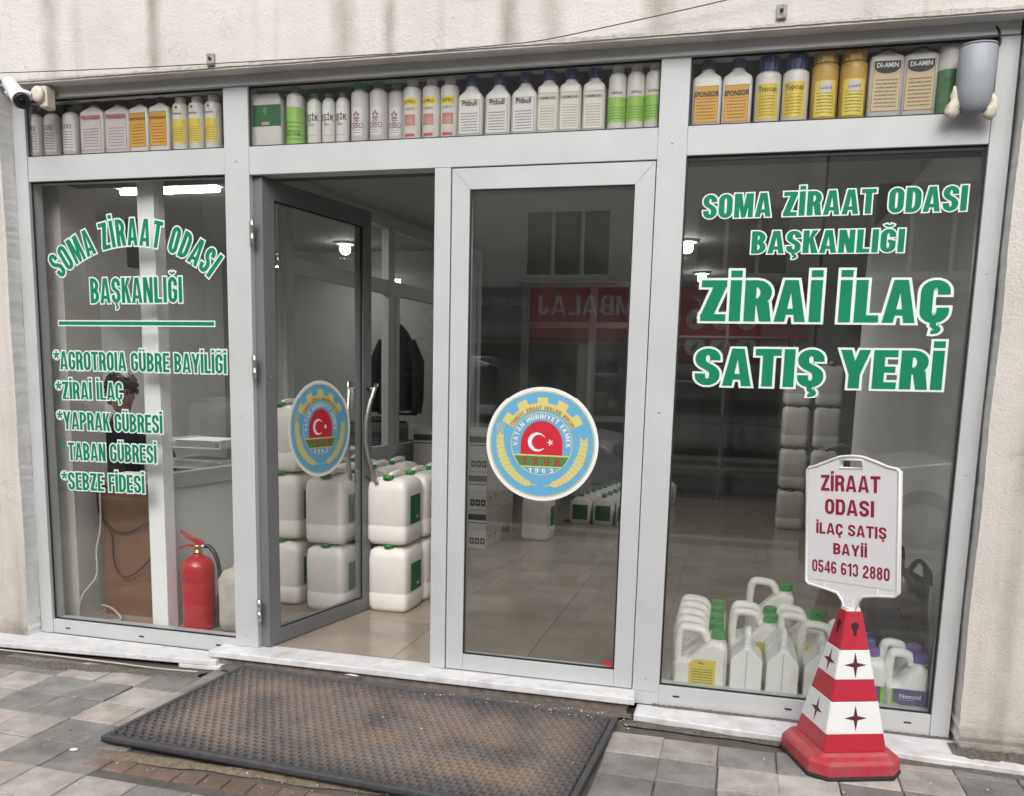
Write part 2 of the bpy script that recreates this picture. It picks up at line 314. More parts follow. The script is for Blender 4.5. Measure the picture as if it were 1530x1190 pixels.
        rect(0, 0, v, 1); m = .44; q = (1-hh-m-hh*.4)/2; st([(v*.5, 1-hh), (W-hv-q*.8, 1-hh)]+arc(W-hv-q*.8, 1-hh-q, q*.8, q, 90, -90)+[(v*.5, 1-hh-2*q)])
        if base == 'R': P.append(('p', [(W-v*.98, 0), (W+.01, 0), (W-.05, .48), (W-v-.08, .48)]))
    elif base == 'B':
        rect(0, 0, v, 1); q = (.5-hh)/2; st([(v*.5, 1-hh), (W-hv-q-.02, 1-hh)]+arc(W-hv-q-.02, 1-hh-q, q, q, 90, -90)+[(v*.5, .5)]); st([(v*.5, .5), (W-hv-q, .5)]+arc(W-hv-q, hh+q, q, q, 90, -90)+[(v*.5, hh)])
    elif base == '1': rect(W-v*1.05, 0, W-.05*v, 1); P.append(('p', [(0, .66), (W-v*.9, .80), (W-v*.9, 1), (0, .84)]))
    elif base == '2': st([(hv, .66), (hv, 1-hh-ry)]+arc(cx, 1-hh-ry, a, ry, 180, 0)+bez((W-hv, .7), (W-hv, .45), (hv, .4), (hv, .1))+[(hv, .08)]); rect(0, 0, W, h)
    elif base == '3':
        q = (.5-hh)/2; st([(hv, .74)]+arc(cx, 1-hh-q, a, q, 180, -60)); st(arc(cx, hh+q, a, q, 70, -180)+[(hv, .28)])
    elif base == '4': rect(W*.56, 0, W*.56+v, 1); rect(0, .2, W, .2+h); P.append(('p', [(0, .3), (v*.8, .3), (W*.62+v*.3, 1), (W*.56, 1)]))
    elif base == '5': rect(v*.1, 1-h, W*.95, 1); rect(v*.1, .48, v*.9, 1-h*.5); q = .30-hh*.5; st([(v*.5, .5)]+arc(cx, hh+q-.02, a, q, 100, -180))
    elif base == '6': st(arc(cx, hh+.22, a, .22, 0, 360)[:-1], True); st([(W-hv, .76)]+arc(cx, 1-hh-.18, a, .18, 10, 180)+[(hv, .3)])
    elif base == '9': st(arc(cx, 1-hh-.22, a, .22, 0, 360)[:-1], True); st([(hv, .24)]+arc(cx, hh+.18, a, .18, 190, 360)+[(W-hv, .7)])
    elif base == '8': st(arc(cx, 1-hh-.19, a*.92, .19, 0, 360)[:-1], True); st(arc(cx, hh+.23, a, .23, 0, 360)[:-1], True)
    elif base == '7': rect(0, 1-h, W, 1); P.append(('p', [(W*.2, 0), (W*.2+v, 0), (W, 1-h*.6), (W-v, 1-h*.6)]))
    elif base == '&': st(arc(cx*.9, .78, a*.62, .16, 0, 360)[:-1], True); st(arc(cx*.85, .27, a*.85, .2, 40, 330)); P.append(('p', [(W-v, 0), (W, 0), (v*1.2, .72), (v*.5, .62)]))
    elif base == '*':
        c0 = (cx, .80); r_ = .22; t_ = v*.38
        for q in range(5):
            an = R(90+72*q); dx, dy = math.cos(an), math.sin(an); P.append(('p', [(c0[0]+dy*t_*.5, c0[1]-dx*t_*.5), (c0[0]+dx*r_+dy*t_, c0[1]+dy*r_-dx*t_), (c0[0]+dx*r_-dy*t_, c0[1]+dy*r_+dx*t_), (c0[0]-dy*t_*.5, c0[1]+dx*t_*.5)]))
    if ch == 'İ': rect(0, 1.07, v, 1.07+h*.95)
    if ch == 'i': rect(0, 0, v, 1); rect(0, 1.07, v, 1.07+h*.95)
    if ch in 'ÜÖ': rect(cx-v*.95, 1.07, cx-v*.2, 1.07+h*.85); rect(cx+v*.2, 1.07, cx+v*.95, 1.07+h*.85)
    if ch == 'Ğ': P.append(('s', arc(cx, 1.22, W*.24, .09, 190, 350), False, .52))
    if ch in 'ŞÇ': P.append(('s', [(cx, .03), (cx, -.075)]+arc(cx, -.145, W*.17, .065, 80, -110, 8), False, .5))
    return W, P
def expand_poly(pts, o):
    n_ = len(pts); ar = sum(pts[i][0]*pts[(i+1) % n_][1]-pts[(i+1) % n_][0]*pts[i][1] for i in range(n_))
    if ar < 0: pts = pts[::-1]
    if o == 0: return pts
    out = []
    for i in range(n_):
        p0, p1, p2 = Vector(pts[i-1]), Vector(pts[i]), Vector(pts[(i+1) % n_])
        d1 = (p1-p0).normalized(); d2 = (p2-p1).normalized(); n1 = Vector((d1.y, -d1.x)); n2 = Vector((d2.y, -d2.x)); b = n1+n2
        k = b.length_squared
        b = b*(2/k) if k > .25 else n1+n2
        if b.length > 2.2: b = b*(2.2/b.length)
        out.append(tuple(p1+b*o))
    return out
def stroke_quads(pts, closed, tx, ty, o):
    P = [Vector(p) for p in pts]
    Q = [P[0]]
    for p in P[1:]:
        if (p-Q[-1]).length > 1e-4: Q.append(p)
    P = Q; m = len(P)
    if closed and (P[0]-P[-1]).length < 1e-4: P.pop(); m -= 1
    if not closed and o:
        P[0] = P[0]+(P[0]-P[1]).normalized()*o; P[-1] = P[-1]+(P[-1]-P[-2]).normalized()*o
    L, Rr = [], []
    for i in range(m):
        d = (P[(i+1) % m]-P[i-1]) if closed else (P[min(i+1, m-1)]-P[max(i-1, 0)])
        d.normalize(); nn = Vector((-d.y, d.x)); off = Vector((nn.x*(tx/2+o), nn.y*(ty/2+o)))
        L.append(P[i]+off); Rr.append(P[i]-off)
    return [(Rr[i], Rr[(i+1) % m], L[(i+1) % m], L[i]) for i in range(m if closed else m-1)]
def text_mb(txt, W0=.5, v=.2, h=.16, gap=.07, space=.28, o=0, place=None, width=None, total=None):
    """place(x, y, k) -> 3D ; x runs 0..width, cap height is 1. Strokes are staggered by k so that none share a plane."""
    mb = MB(); x = 0; k = 0; items = []
    for ch in txt:
        if ch == ' ': x += space; continue
        W, P = glyph(ch, W0, v, h)
        items.append((x, W, P)); x += W+gap
    tot = x-gap; sc = (width/tot) if width else 1
    for gi, (x0, W, P) in enumerate(items):
        k = gi % 2*5
        mid = (x0+W/2)*sc
        for pr in P:
            k += 1
            if pr[0] == 'p':
                q = expand_poly(pr[1], o); mb.add([place((x0+p[0])*sc, p[1], k, mid) for p in q], [tuple(range(len(q)))])
            else:
                ts = pr[3] if len(pr) > 3 else 1
                for qi, qd in enumerate(stroke_quads(pr[1], pr[2], v*ts, h*ts, o)): mb.add([place((x0+p[0])*sc, p[1], k+(qi % 3)*.3, mid) for p in qd], [(0, 1, 2, 3)])
    return mb
def sticker_text(name, txt, x0, x1, zb0, zb1, cap, parent, m1, m2=None, y=-.0006, o=.055, **kw):
    """a line of adhesive lettering on a vertical pane facing -Y"""
    wd = (x1-x0)/cap
    def pl(yy, st):
        return lambda x, z, k, mid: (x0+x*cap, yy-k*st, zb0+(zb1-zb0)*(x*cap)/(x1-x0)+z*cap)
    ob = text_mb(txt, width=wd, place=pl(y-.0012, .00006), **kw).build(name, m1, parent)
    if m2: text_mb(txt, width=wd, o=o, place=pl(y-.0003, .00005), **kw).build('white_outline', m2, ob)
    return ob
def font_text(name, txt, size, mat_, parent, loc=(0, 0, 0), wrap=None, align='CENTER', sx=1, bold=0, rotx=90, shear=0):
    """small print with the built-in font; wrap = radius of the round bottle it is printed on"""
    cu = bpy.data.curves.new('t', 'FONT'); cu.body = txt; cu.size = size; cu.align_x = align; cu.offset = bold*size; cu.resolution_u = 2; cu.shear = shear
    to = bpy.data.objects.new('t', cu); me = bpy.data.meshes.new_from_object(to); bpy.data.objects.remove(to)
    for vtx in me.vertices:
        x, z = vtx.co.x*sx, vtx.co.y
        if wrap: a = x/wrap; vtx.co = (loc[0]+wrap*math.sin(a), loc[1]-wrap*math.cos(a), loc[2]+z)
        else: vtx.co = (loc[0]+x, loc[1], loc[2]+z)
    me.materials.clear(); me.materials.append(mat_); me.name = name
    return link(bpy.data.objects.new(name, me), parent)
# ================================================================== SETTING: ground, pavement, road
def struct(o): o['kind'] = 'structure'; return o
GZ = -.08
PAVBASE = mat('sandy_grout', (.13, .115, .10), .95, noise=.4, nscale=12, bump=1, bscale=150)
ASPH = mat('asphalt', (.055, .055, .057), .9, noise=.3, nscale=8, bump=.5, bscale=200)
g = struct(MB().add([(-150, -150, GZ-.16), (150, -150, GZ-.16), (150, 150, GZ-.16), (-150, 150, GZ-.16)], [(0, 1, 2, 3)]).build('ground', ASPH))
pv = struct(box('pavement', PAVBASE, (-12, -4.3, GZ-.15), (14, .02, GZ-.010)))
kerb = struct(MB().box((-12, -4.48, GZ-.15), (14, -4.303, GZ)).build('kerb', PAV_L, bevel=.01))
struct(box('road', ASPH, (-60, -11.4, GZ-.156), (60, -4.5, GZ-.14)))
paver_mesh = []
for i in range(6):
    mb = MB(); sx, sy = .1045, .0955
    sk = [(random.uniform(-.0015, .0015), random.uniform(-.0015, .0015)) for _ in range(4)]
    c4 = [(-sx+sk[0][0], -sy+sk[0][1]), (sx+sk[1][0], -sy+sk[1][1]), (sx+sk[2][0], sy+sk[2][1]), (-sx+sk[3][0], sy+sk[3][1])]
    b_ = .004
    vs = [(x, y, -.03) for x, y in c4]+[(x, y, -b_*.8) for x, y in c4]+[(x-math.copysign(b_, x), y-math.copysign(b_, y), 0) for x, y in c4]
    mb.add(vs, [(0, 1, 5, 4), (1, 2, 6, 5), (2, 3, 7, 6), (3, 0, 4, 7), (4, 5, 9, 8), (5, 6, 10, 9), (6, 7, 11, 10), (7, 4, 8, 11), (8, 9, 10, 11)])
    paver_mesh.append(mb)
pm = {}
for key, m_ in (('L', PAV_L), ('D', PAV_D), ('P', PAV_P)): pm[key] = [q.mesh('paver', m_) for q in paver_mesh]
PXP, PYP = .2125, .195
cells = []
for i in range(-16, 24):
    for j in range(-18, 3):
        x = -.36+PXP*(i+.5); y0 = -.44+PYP*(j+.5); y = y0-.0146*(x+.4)
        if y > -.12 or (x < -.15 and y > -.30+.05*(x+.6)*0) or (x > 1.75 and y > -.19): continue
        if x < -.15 and y > -.33: continue
        if -.03 < x < 1.74 and y > -1.20 : continue
        if x < -3.4 or x > 4.6: continue
        cells.append((x, y, i, j))
cells.sort(key=lambda c: (c[0]-1.2)**2*.6+(c[1]+.6)**2)
far = MB()
for q, (x, y, i, j) in enumerate(cells):
    dark = ((i//2)+(-j+1)//2) % 2 == 0
    key = 'D' if dark else ('P' if random.random() < .22 else 'L')
    if random.random() < .04: key = 'D' if key == 'L' else 'L'
    if q < 292:
        o = bpy.data.objects.new('paver', random.choice(pm[key])); link(o, pv)
        o.location = (x+random.uniform(-.002, .002), y+random.uniform(-.002, .002), GZ+random.uniform(-.0035, .0015)); o.rotation_euler = (R(random.uniform(-.6, .6)), R(random.uniform(-.6, .6)), R(-.84+random.uniform(-.8, .8)))
    else: far.add([(vx+x, vy+y, vz+GZ) for vx, vy, vz in paver_mesh[0].v], paver_mesh[0].f)
tag(far.build('outer_pavers', PAV_L, pv), kind='stuff')
bmsh = MB().box((-.046, -.040, -.03), (.046, .040, 0)).mesh('brick', BRICK)
for i in range(18):
    o = bpy.data.objects.new('brick', bmsh); link(o, pv); o.location = (.02+i*.0975, -1.128-.0146*i*.0975+random.uniform(-.003, .003), GZ+random.uniform(-.007, -.001)); o.rotation_euler = (R(random.uniform(-2, 2)), R(random.uniform(-2, 2)), R(random.uniform(-3, 3)))
    b = o.modifiers.new('bevel', 'BEVEL'); b.width = .006; b.segments = 2
# loose dirt along the wall foot, the mat and the sills (nobody could count it)
def dirt_strip(name, path, wd, hgt, parent, seed=1, m_=DIRT):
    rnd = random.Random(seed); mb = MB(); pts = []
    L = [Vector(p) for p in path]
    for a, b in zip(L[:-1], L[1:]):
        k = max(2, int((b-a).length/.012))
        for t in range(k): pts.append(a.lerp(b, t/k))
    vs = []; nr = 7
    for p in pts:
        ph_ = pts.index(p)*.11; ww = wd*(.72+.16*math.sin(ph_)+.12*math.sin(ph_*2.7)+.06*rnd.random()); 
        for k in range(nr):
            f = k/(nr-1)-.5; vs.append((p.x+rnd.uniform(-.003, .003), p.y+f*ww, p.z+hgt*.55*(1-4*f*f)*rnd.uniform(.5, 1.0)-.0015))
    fs = [(i*nr+k, (i+1)*nr+k, (i+1)*nr+k+1, i*nr+k+1) for i in range(len(pts)-1) for k in range(nr-1)]
    return tag(mb.add(vs, fs).build(name, m_, parent), kind='stuff')
dirt_strip('loose_dirt', [(-3, -.34, GZ), (-.9, -.33, GZ), (-.15, -.235, GZ)], .14, .018, pv, 2)
dirt_strip('loose_dirt', [(-.02, -1.06, GZ-.004), (1.72, -1.0, GZ-.004)], .085, .022, pv, 3, mat('tan_dirt', (.24, .19, .135), .95, noise=.5, nscale=40, bump=1, bscale=140))
dirt_strip('loose_dirt', [(-.12, -.115, GZ+.012), (1.84, -.125, GZ+.012)], .10, .018, pv, 4)
dirt_strip('loose_dirt', [(1.80, -.17, GZ), (2.4, -.20, GZ), (4.5, -.30, GZ)], .07, .010, pv, 5)
dirt_strip('loose_dirt', [(3.06, -.10, GZ+.018), (4.5, -.12, GZ+.02)], .20, .03, pv, 6)
dirt_strip('loose_dirt', [(1.90, -.004, -.056), (3.08, -.004, -.056)], .024, .016, pv, 8)
dirt_strip('loose_dirt', [(-1.26, -.004, -.042), (-.13, -.004, -.042)], .010, .006, pv, 9)
# crumbs, chips, cigarette ends and paint flakes
rnd = random.Random(5); mb = MB(); mb2 = MB()
for i in range(420):
    if rnd.random() < .5: x, y = rnd.uniform(-1.5, 3.4), rnd.uniform(-1.5, -.25)
    else: x = rnd.uniform(.9, 1.85); y = -.18+rnd.gauss(0, .04)
    if i % 5 == 0: x = rnd.uniform(0, 1.7); y = rnd.uniform(-1.15, -1.04)
    z = GZ+.001 if not (-.05 < x < 1.75 and -1.02 < y < -.2) else -.034
    s_ = rnd.uniform(.0012, .0045); t = mb if rnd.random() < .6 else mb2
    t.add([(x-s_, y-s_*rnd.random(), z), (x+s_*rnd.random(), y-s_, z), (x+s_, y+s_*rnd.random(), z), (x-s_*rnd.random(), y+s_, z), (x, y, z+s_*.8)], [(0, 1, 4), (1, 2, 4), (2, 3, 4), (3, 0, 4)])
tag(mb.build('pale_grit', mat('pale_grit', (.62, .58, .52), .8), pv), kind='stuff'); tag(mb2.build('dark_grit', DIRT, pv), kind='stuff')
# ================================================================== THE SHOP BUILDING
bld = thing('shop_building', 'stained cream plaster front of the shop building around the glazed shopfront', 'building')
FY = -.088
MB().box((-6, FY, 2.628), (8, .6, 3.7)).build('fascia', FASCIA, bld, .006, 2)
# ragged underside lip of the fascia
rnd = random.Random(3); mb = MB(); nx = 500; vs = []
for i in range(nx):
    x = -3+7.5*i/(nx-1); d = rnd.uniform(0, .004)+.004*max(0, math.sin(x*7.3)*math.sin(x*2.9)); vs += [(x, FY-.001, 2.632+d*1.5), (x, FY-.002, 2.6275-d*.6), (x, FY+.012, 2.6265-d*.6)]
mb.add(vs, [(3*i, 3*i+1, 3*i+4, 3*i+3) for i in range(nx-1)]+[(3*i+1, 3*i+2, 3*i+5, 3*i+4) for i in range(nx-1)]).build('fascia_lip', mat('chipped_plaster', (.54, .50, .45), .9, noise=.35, nscale=60, bump=1, bscale=100), bld)
def pier(x0, x1, side):
    # wobbly arris and rough foot
    rnd = random.Random(int(x0*10)); mb = MB(); nz = 150; vs = []
    ex = x1 if side < 0 else x0; ox = x0 if side < 0 else x1
    for i in range(nz):
        z = GZ-.02+(2.628-GZ+.02)*i/(nz-1); w_ = .0025*math.sin(z*9)+rnd.uniform(-.0012, .0012)+(.02*max(0, .12-z)*rnd.random()*4); e = ex+side*w_
        fy = -.082-.01*max(0, .1-z)*rnd.random()*5
        vs += [(ox, fy, z), (e, fy, z), (e, .1, z)]
    mb.add([v for q, v in enumerate(vs) if q % 3 < 2], [(2*i, 2*i+1, 2*i+3, 2*i+2) for i in range(nz-1)]); o1 = mb.build('pier', PIER, bld)
    mb = MB(); mb.add([v for q, v in enumerate(vs) if q % 3], [(2*i, 2*i+1, 2*i+3, 2*i+2) for i in range(nz-1)]); mb.build('painted_return', RETURN, o1)
    return o1
pier(-6, -1.262, -1); pier(3.085, 8, 1)
box('upper_wall', FASCIA, (-6, 0, 3.7), (8, .5, 6.2), bld)
# small junction clips with rust marks on the fascia
for x, z in ((-.116, 2.652), (2.249, 2.668)):
    o = MB().box((x-.018, FY-.014, z-.02), (x+.018, FY+.002, z+.03)).build('wall_clip', mat('clip_plastic', (.45, .43, .40), .6, noise=.6, nscale=60), bld, .003)
    MB().lathe([(.007, 0), (.007, .006), (.003, .009)], 8, (0, 0, 0)).xf(lambda p: Vector((x+p.x, FY-.014-p.z, z+.008+p.y))).build('screw', BLACK, o)
rust = mat('rust_stain', (.16, .09, .05), .9, noise=.4, nscale=60)
# marble sills, threshold
MB().prism([(-3.2, -.28), (-1.31, -.222), (-.20, -.137), (-.158, -.115), (-.158, 0), (-3.2, 0)], .024, 'z', -.066).build('marble_sill', MARBLE, bld, .003, 2)
MB().prism([(-.34, -.149), (-.085, -.128), (-.02, -.10), (-.02, -.02), (-.34, -.02)], .020, 'z', -.0875).build('marble_sill', MARBLE, bld, .003, 2)
MB().prism([(-.205, -.108), (1.835, -.104), (1.815, .06), (-.185, .06)], .030, 'z', -.0315).build('marble_threshold', MARBLE, bld, .004, 2)
MB().prism([(-.16, -.088), (1.80, -.085), (1.80, .05), (-.16, .05)], .05, 'z', -.083).build('mortar_bed', mat('mortar', (.26, .22, .19), .95, noise=.5, nscale=20, bump=1, bscale=90), bld)
MB().prism([(1.835, -.125), (2.25, -.165), (3.35, -.225), (4.6, -.27), (4.6, 0), (1.835, 0)], .035, 'z', -.094).build('marble_sill', MARBLE, bld, .005, 2)
# ================================================================== SHOPFRONT
sf = thing('shopfront_frame', 'light grey aluminium frame dividing the shopfront into window bays and doorway', 'window frame', (0, 0, 0))
BV = .0015
def fb(name, a, b, parent=sf, m_=ALU, bev=BV): return MB().box(a, b).build(name, m_, parent, bev)
fb('mullion', (-.123, 0, 0), (0, .09, 2.574)); fb('mullion', (1.812, 0, 0), (1.926, .09, 2.574))
fb('head_rail', (-1.245, -.012, 2.574), (3.07, .09, 2.632))
fb('jamb', (-1.262, -.002, -.042), (-1.19, .085, 2.574)); fb('jamb', (3.005, -.002, -.055), (3.075, .085, 2.574))
fb('transom_rail', (-1.19, .003, 2.205), (-.123, .088, 2.319)); fb('transom_rail', (0, .003, 2.199), (1.812, .088, 2.319)); fb('transom_rail', (1.926, .003, 2.209), (3.005, .088, 2.319))
fb('bottom_rail', (-1.19, .003, -.042), (-.123, .088, .032)); fb('bottom_rail', (1.926, .003, -.055), (3.005, .088, .032))
fb('mullion_foot', (1.812, .001, -.058), (1.926, .088, -.001), sf)
for sx_ in (-1.10, -.66, -.22, 2.0, 2.46, 2.92):
    MB().box((sx_-.014, .0005, -.012), (sx_+.014, .004, -.006)).build('drain_slot', GASKET, sf)
for sx_, sz_ in ((-.062, .06), (-.062, 1.12), (-.062, 2.26), (1.869, .06), (1.869, 1.2), (1.869, 2.26), (-1.226, .3), (-1.226, 1.7), (3.04, .35), (3.04, 1.0), (3.04, 1.75)):
    MB().lathe([(.0035, 0), (.0035, .0012), (.002, .0018)], 8).xf(lambda p: Vector((sx_+p.x, -.0021-p.z, sz_+p.y))).build('screw', STEEL, sf)
fb('door_post', (.879, .004, 0), (.951, .085, 2.199))
MB().box((-1.266, -.084, 2.618), (3.09, -.013, 2.627)).build('sealant', mat('pale_sealant', (.66, .64, .61), .8, noise=.2, nscale=12), sf)
def pane(parent, x0, x1, z0, z1, y=.022, m_=GL, dbl=True):
    p = MB().box((x0, y, z0), (x1, y+.005, z1)).build('glass_pane', m_, parent)
    if dbl: MB().box((x0, y+.019, z0), (x1, y+.024, z1)).build('inner_pane', m_, p)      # sealed double glazing, second sheet added for stronger reflections
    g_ = MB()          # rubber gasket round the pane, just behind the frame face
    t = .007; ya, yb = y-.006, y-.0004
    for a, b in (((x0, ya, z0), (x0+t, yb, z1)), ((x1-t, ya, z0), (x1, yb, z1)), ((x0+t, ya, z0), (x1-t, yb, z0+t)), ((x0+t, ya, z1-t), (x1-t, yb, z1))): g_.box(a, b)
    g_.build('gasket', GASKET, p); return p
# ---- left window with its lettering
wl = thing('shop_window', 'left window with arched green lettering SOMA ZİRAAT ODASI and a list of goods', 'window', (0, 0, 0))
pane(wl, -1.19, -.123, .032, 2.205, dbl=False)
YW = .0215
def arched(parent, txt, xc, zc, rad, cap, m1, m2, y, a_span, wfac, **kw):
    """text on a circle, letters upright on the arch. a_span = angle covered (deg)"""
    length = R(a_span)*rad/cap
    def pl(yy, st):
        def f(x, z, k, mid):
            am = PI/2-(mid*cap/rad-R(a_span)/2); lx = (x-mid)*cap; lz = z*cap
            tx, tz = math.sin(am), -math.cos(am); nx_, nz_ = math.cos(am), math.sin(am)
            return (xc+nx_*(rad+lz)+tx*lx, yy-k*st, zc+nz_*(rad+lz)+tz*lx)
        return f
    o = text_mb(txt, width=length, place=pl(y-.0009, .00004), **kw).build('lettering', m1, parent)
    if m2: text_mb(txt, width=length, o=.055, place=pl(y-.0002, .00003), **kw).build('white_outline', m2, o)
    return o
arched(wl, 'SOMA ZİRAAT ODASI', -.640, 1.283, .622, .124, VINYL_G, VINYL_W, YW, 82, 1, W0=.43, v=.175, h=.15)
sticker_text('lettering', 'BAŞKANLIĞI', -.884, -.376, 1.637, 1.642, .118, wl, VINYL_G, VINYL_W, YW, W0=.46, v=.175, h=.15, gap=.07)
for nm, m_, e, yy in (('white_outline', VINYL_W, .006, .0004), ('underline_bar', VINYL_G, 0, .001)):
    MB().add([(-1.075-e, YW-yy, 1.533-e), (-.21+e, YW-yy, 1.536-e), (-.21+e, YW-yy, 1.554+e), (-1.075-e, YW-yy, 1.550+e)], [(0, 1, 2, 3)]).build(nm, m_, wl)
for txt, x0, x1, z, z2, cp in (('*AGROTROIA GÜBRE BAYİLİĞİ', -1.116, -.150, 1.316, 1.316, .090), ('*ZİRAİ İLAÇ', -1.112, -.726, 1.166, 1.172, .090), ('*YAPRAK GÜBRESİ', -1.114, -.508, 1.017, 1.017, .088), ('TABAN GÜBRESİ', -1.060, -.547, .863, .870, .088), ('*SEBZE FİDESİ', -1.106, -.622, .713, .718, .088)):
    sticker_text('lettering', txt, x0, x1, z, z2, cp, wl, VINYL_G, VINYL_W, YW, W0=.48, v=.180, h=.140, gap=.06, space=.28, o=.07)
sticker_text('asterisk', '*', -1.103, -1.075, .866, .866, .088, wl, VINYL_G, None, YW, W0=.46, v=.165, h=.135)
# ---- right window
wr = thing('shop_window', 'right window with large green lettering ZİRAİ İLAÇ SATIŞ YERİ', 'window', (0, 0, 0))
pane(wr, 1.926, 3.005, .032, 2.209)
sticker_text('lettering', 'SOMA ZİRAAT ODASI', 2.001, 2.955, 1.972, 1.981, .090, wr, VINYL_G, VINYL_W, YW, W0=.52, v=.215, h=.165, gap=.075, space=.38)
sticker_text('lettering', 'BAŞKANLIĞI', 2.195, 2.752, 1.835, 1.835, .085, wr, VINYL_G, VINYL_W, YW, W0=.52, v=.215, h=.165, gap=.075)
sticker_text('lettering', 'ZİRAİ İLAÇ', 2.012, 2.930, 1.574, 1.572, .160, wr, VINYL_G, VINYL_W, YW, W0=.52, v=.222, h=.172, gap=.065, space=.26)
sticker_text('lettering', 'SATIŞ YERİ', 2.003, 2.930, 1.318, 1.322, .148, wr, VINYL_G, VINYL_W, YW, W0=.56, v=.235, h=.178, gap=.065, space=.26)
# ---- transom panes
for lab, x0, x1 in (('transom pane above the arched lettering window, left of the doorway', -1.19, -.123), ('long transom pane above the two door leaves', 0, 1.812), ('transom pane above the large green lettering on the right', 1.926, 3.005)):
    t = thing('transom_window', lab, 'window', (0, 0, 0), 0); pane(t, x0, x1, 2.319, 2.574, .018, dbl=False)
